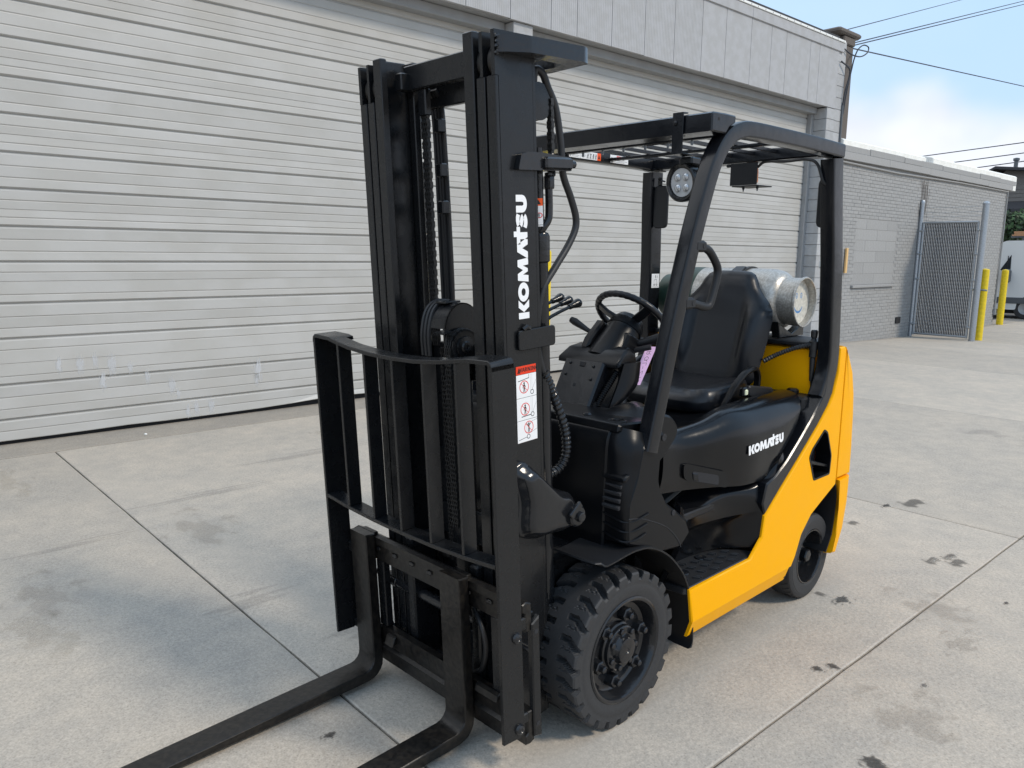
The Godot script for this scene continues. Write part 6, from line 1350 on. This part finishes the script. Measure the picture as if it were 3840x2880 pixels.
func yard(r: RandomNumberGenerator):
	var b: MB
	bollard(Vector3(-4.75, 0, -4.66), 1.655, 0.085, "yellow bollard between the two roll doors, mostly hidden behind the forklift mast", "yellow bollards")
	bollard(Vector3(-3.70, -0.15, -16.78), 1.54, 0.085, "yellow bollard right beside the chain-link gate's outer post", "yellow bollards")
	bollard(Vector3(-4.86, -0.17, -22.15), 1.49, 0.085, "yellow bollard at the brick building's far end, next to the white van", "yellow bollards")
	# ---- slatted chain-link gate
	var g := thing_b("gate", "galvanised chain-link gate filled with dark upright slats, at the brick wall", "gate", Vector3(-4.37, -0.15, -16.4))
	for q in [[-4.965, 0.045, 2.80], [-3.70, 0.062, 2.72]]:
		b = MB.new(); b.lathe(P2([q[1], -0.16, q[1], q[2], q[1] * 1.12, q[2], q[1] * 1.12, q[2] + 0.03, q[1] * 0.7, q[2] + 0.06, 0.001, q[2] + 0.07]), Vector3(q[0], 0, -16.40), Vector3.UP, 20); part("gate_post", b, M.galvanised, g)
	for q in [[-4.90, -0.09, -4.90, 2.38], [-3.81, -0.09, -3.81, 2.38], [-4.90, 2.37, -3.81, 2.37], [-4.90, -0.06, -3.81, -0.06]]:
		b = MB.new(); b.tube(P3([q[0], q[1], -16.40, q[2], q[3], -16.40]), 0.024, 10); part("frame_tube", b, M.galvanised, g)
	var sl := MB.new(); sl.box(Vector3(-0.013, -0.05, -0.004), Vector3(0.013, 2.35, 0.004), 0.002); var sm := sl.mesh()
	for k in 30:
		var sn := part_mesh("slat", sm, M.slat_dark, g); sn.position += Vector3(-4.86 + 0.0345 * k, 0, -16.415 + r.randf_range(-0.003, 0.003))
	# the wire mesh: zig-zag wires that hold the slats
	b = MB.new()
	for k in 31:
		var x := -4.878 + 0.0345 * k; var pts := PackedVector3Array()
		for i in 60: pts.append(Vector3(x + (0.0035 if i % 2 else -0.0035), -0.05 + 2.40 * i / 59.0, -16.400 + (0.006 if i % 2 else 0.0)))
		b.tube(pts, 0.005, 4)
	var wm := part("wire_mesh", b, M.wire_grey, g); wm.set_meta("kind", "stuff")
	for y in [2.695, 2.585, 2.50]:
		b = MB.new(); b.tube(P3([-4.96, y + 0.01, -16.40, -4.4, y - 0.015, -16.40, -3.75, y - 0.005, -16.40]), 0.004, 5)
		for k in 9: b.obox(Vector3(-4.85 + 0.125 * k, y - 0.01, -16.40), Vector3(0.012, 0.004, 0.004), Basis(Vector3.BACK, 0.8))
		part("barbed_wire", b, M.galvanised, g)
	for y in [0.15, 1.15, 1.7, 2.2]:
		for x in [-4.93, -3.77]:
			b = MB.new(); b.box(Vector3(x - 0.05, y - 0.02, -16.45), Vector3(x + 0.05, y + 0.02, -16.35), 0.008); part("hinge_band", b, M.galvanised, g)
	b = MB.new(); b.tube(P3([-3.82, 0.96, -16.62, -3.57, 0.94, -16.60]), 0.02, 8); b.tube(P3([-3.80, 0.96, -16.36, -3.80, 0.96, -16.64]), 0.028, 8); part("latch_bar", b, M.galvanised, g)
	# ---- white van, its side toward the yard
	var v := thing_b("van", "white van with black mirror and lumber rack, parked past the brick building", "van", Vector3(-3.6, -0.17, -25.9))
	var Z := -24.9
	var side := rnd(P2([-7.15, 0.10, -7.22, 0.62, -7.1, 0.95, -6.6, 1.16, -6.05, 1.98, -5.7, 2.15, -1.1, 2.17, -0.95, 1.9, -0.95, 0.12, -4.72, 0.10, -4.74, 0.30, -4.84, 0.46, -5.0, 0.52, -5.16, 0.46, -5.26, 0.30, -5.28, 0.10]), 0.05, 3)
	b = MB.new(); b.prism(side, "z", Z - 1.95, Z, 0.06); part("body", b, M.van_white, v, 50)
	b = MB.new(); b.prism(rnd(P2([-5.80, 1.27, -5.53, 1.74, -5.515, 1.27]), 0.03), "z", Z - 0.02, Z + 0.006, 0.002); part("quarter_window", b, M.glass_dark, v)
	b = MB.new(); b.prism(rnd(P2([-5.47, 1.27, -5.44, 1.78, -4.7, 1.84, -4.7, 1.27]), 0.04), "z", Z - 0.02, Z - 0.004, 0.0); part("door_glass", b, M.van_white, v)
	b = MB.new(); b.prism(P2([-6.9, 0.28, -6.9, 0.46, -0.97, 0.50, -0.97, 0.31]), "z", Z - 0.02, Z + 0.02, 0.008); part("side_strip", b, M.van_trim, v)
	b = MB.new(); b.box(Vector3(-5.66, 0.90, Z + 0.02), Vector3(-5.46, 1.31, Z + 0.26), 0.05); b.box(Vector3(-5.62, 1.18, Z - 0.02), Vector3(-5.54, 1.26, Z + 0.06), 0.02); part("mirror", b, M.van_trim, v)
	b = MB.new(); b.box(Vector3(-5.62, 1.05, Z + 0.005), Vector3(-5.60, 1.7, Z + 0.012)); part("door_seam", b, M.gap_dark, v)
	for x in [-5.02, -1.7]:
		var wn := group_node("wheel", v)
		b = MB.new(); b.lathe(P2([0.19, -0.1, 0.30, -0.1, 0.325, -0.07, 0.325, 0.07, 0.30, 0.09, 0.19, 0.085]), Vector3(x, 0.155, Z - 0.1), Vector3.BACK, 36, true); var ty := part("tyre", b, M.rubber, wn)
		b = MB.new(); b.lathe(P2([0.05, -0.08, 0.195, -0.08, 0.195, 0.07, 0.17, 0.06, 0.06, 0.04, 0.05, 0.07, 0.001, 0.07]), Vector3(x, 0.155, Z - 0.1), Vector3.BACK, 24); var rm := part("rim", b, M.galvanised, wn)
		ty.position = -bases[v]; rm.position = -bases[v]
	b = MB.new(); b.box(Vector3(-6.1, -0.02, Z - 1.8), Vector3(-1.1, 0.2, Z - 0.15), 0.02); part("underbody", b, M.gap_dark, v)
	b = MB.new()
	for x in [-5.3, -4.2, -3.1, -2.0]: b.box(Vector3(x - 0.03, 2.14, Z - 1.8), Vector3(x + 0.03, 2.24, Z - 0.12), 0.01)
	for z in [Z - 0.15, Z - 1.78]: b.box(Vector3(-5.65, 2.24, z - 0.025), Vector3(-1.5, 2.29, z + 0.025), 0.008)
	part("roof_rack", b, M.van_trim, v).set_meta("kind", "stuff")
	for k in 5:
		b = MB.new(); var y := 2.292 + 0.045 * (k / 2); var zz := Z - 0.2 - 0.2 * (k % 2); b.box(Vector3(-5.62 + 0.05 * (k % 3), y, zz - 0.09), Vector3(-2.2 + 0.1 * k, y + 0.042, zz + 0.09), 0.004)
		var lb := thing_b("plank", ["lowest plank at the near edge of the van's roof rack", "lowest plank at the far side of the pile on the van's roof rack", "middle plank at the near edge of the van's roof rack", "middle plank at the far side of the pile on the van's roof rack", "topmost plank of the pile on the van's roof rack"][k], "plank", Vector3(-3.9, y, zz), "planks on the van")
		part("board", b, M.lumber, lb)
	# ---- house behind, clad in dark siding, with gable and roof pipe
	var h := thing_b("house", "dark sided house with a low gable roof and a vent pipe, far behind the van", "house", Vector3(-8.0, -0.2, -49))
	b = MB.new(); b.box(Vector3(-13.0, -0.2, -53), Vector3(-3.0, 5.4, -45.4)); part("wall", b, M.siding, h)
	b = MB.new(); b.prism(P2([-12.9, 5.4, -12.0, 6.25, -3.2, 5.4]), "z", -53, -45.42); part("gable_wall", b, M.siding, h)
	var sid := MB.new(); sid.prism(P2([-45.398, 0.0, -45.36, 0.0, -45.385, 0.2, -45.398, 0.2]), "x", -13.0, -3.0); var sdm := sid.mesh()
	for k in 27:
		var bo := part_mesh("siding_board", sdm, M.siding, h); bo.position += Vector3(0, 0.2 * k, 0)
	b = MB.new(); b.prism(P2([-13.3, 5.92, -12.41, 6.42, -9.0, 6.02, -2.6, 5.40, -2.6, 5.24, -9.0, 5.85, -12.41, 6.26, -13.3, 5.75]), "z", -53.4, -44.9, 0.02); part("roof", b, M.roof_shingle, h)
	b = MB.new(); b.prism(P2([-44.9, 4.05, -44.9, 4.2, -45.4, 4.6, -45.4, 4.45]), "x", -11.9, -9.2, 0.01); part("porch_roof", b, M.roof_shingle, h)
	b = MB.new(); b.lathe(P2([0.10, 5.9, 0.10, 6.72, 0.15, 6.74, 0.15, 6.86, 0.001, 6.9]), Vector3(-11.78, 0, -46), Vector3.UP, 14); part("vent_pipe", b, M.van_trim, h)
	b = MB.new(); b.box(Vector3(-11.3, 3.2, -45.37), Vector3(-10.4, 4.1, -45.34), 0.01); var wf := part("window", b, M.white_metal, h)
	b = MB.new(); b.box(Vector3(-11.22, 3.28, -45.345), Vector3(-10.48, 4.02, -45.33), 0.002); part("pane", b, M.glass_dark, wf)
	# ---- trees by the house
	for q in [[-10.7, -42.0, 3.9, 1.5, "round green tree in front of the dark sided house, cut by the right edge"], [-11.9, -43.2, 3.3, 0.9, "smaller green tree half hidden by the brick building's end"]]:
		var tr := thing_b("tree", q[4], "tree", Vector3(q[0], -0.2, q[1]), "trees by the house")
		b = MB.new(); b.tube(P3([q[0], -0.2, q[1], q[0] + 0.05, 1.2, q[1], q[0] - 0.05, q[2] - 0.8, q[1]]), 0.12, 8, false, PackedFloat32Array([1.2, 0.9, 0.4]))
		for k in 5: b.tube(PackedVector3Array([Vector3(q[0], q[2] - 1.9, q[1]), Vector3(q[0], q[2] - 0.9, q[1]) + Vector3(cos(k * 1.3), 0.3, sin(k * 1.3)) * q[3] * 0.6]), 0.04, 5)
		part("trunk", b, M.bark, tr)
		for l in 3:
			b = MB.new()
			for k in 900:
				var d := Vector3(r.randfn(), r.randfn(), r.randfn()).normalized(); var f := pow(r.randf(), 0.4) * (0.72 + 0.38 * sin(d.x * 5.0 + l) * cos(d.y * 4.0 + d.z * 3.0))
				var c := Vector3(q[0], q[2] - 0.75, q[1]) + d * Vector3(q[3], q[3] * 0.75, q[3]) * f
				var u := Vector3(r.randfn(), r.randfn(), r.randfn()).normalized() * 0.10; var w := u.cross(d).normalized() * 0.06
				b.tri(c - u, c + w, c + u); b.tri(c - u, c + u, c - w)
			b.st = b.v.size(); part("crown", b, M["leaf_%d" % l], tr)
	# ---- wires
	var wires := [
		["topmost thin wire in the sky, starting over the warehouse chimney", [-5.82, 6.10, -14.0, -9.515, 10.83, -30.0, -11.825, 13.786, -40.0], 0.010],
		["upper wire of the close pair leaving the warehouse corner", [-5.716, 5.816, -14.0, -7.492, 10.353, -30.0, -8.602, 13.189, -40.0], 0.012],
		["lower wire of the close pair leaving the warehouse corner", [-5.712, 5.77, -14.0, -7.481, 10.242, -30.0, -8.587, 13.037, -40.0], 0.012],
		["thicker wire sloping down to the right from the roof corner across open sky", [-5.70, 5.66, -13.0, -7.195, 7.519, -30.0, -8.074, 8.613, -40.0], 0.014],
		["highest of the four low wires above the brick building", [-24.0, 8.93, -60.0, -22.36, 9.02, -60.0, -15.49, 9.41, -60.0, -8.0, 9.9, -60.0], 0.034],
		["second highest of the four low wires above the brick building", [-22.0, 8.33, -60.0, -20.0, 8.42, -60.0, -15.42, 8.72, -60.0, -8.0, 9.25, -60.0], 0.034],
		["third highest of the four low wires, passing just over the house", [-20.5, 7.85, -60.0, -18.4, 7.94, -60.0, -15.36, 8.17, -60.0, -8.0, 8.75, -60.0], 0.034],
		["lowest of the four low wires, level with the vent pipe of the house", [-18.5, 7.55, -60.0, -16.1, 7.71, -60.0, -15.31, 7.76, -60.0, -8.0, 8.3, -60.0], 0.034]]
	for q in wires:
		var w := thing_b("overhead_wire", q[0], "wire", Vector3(q[1][0], q[1][1], q[1][2]), "overhead wires")
		b = MB.new(); b.tube(P3(q[1]), q[2], 5); part("strand", b, M.cable, w)
	var lp := thing_b("cable_loop", "spare loop of cable hanging from the warehouse corner under its chimney", "cable", Vector3(-5.0, 5.3, -12.4))
	b = MB.new(); b.tube(MB.smooth(P3([-5.02, 5.33, -12.3, -4.98, 5.25, -12.55, -4.95, 5.25, -12.85, -4.95, 5.36, -13.12, -4.96, 5.47, -13.18, -4.97, 5.48, -13.0, -4.98, 5.38, -12.82, -5.0, 5.22, -12.74, -5.01, 5.0, -12.68, -5.02, 4.6, -12.58, -5.02, 4.2, -12.50]), 6), 0.012, 6); part("strand", b, M.cable, lp)
	# a pale pebble and a dry twig by the apron
	var pb := thing_b("pebble", "small white pebble on the concrete apron before the left roll door", "pebble", Vector3(-5.02, 0, -0.1))
	b = MB.new(); b.lathe(P2([0.006, 0, 0.013, 0.004, 0.013, 0.010, 0.006, 0.015, 0.001, 0.016]), Vector3(-5.02, 0, -0.1), Vector3.UP, 9); part("stone", b, M.white_metal, pb)
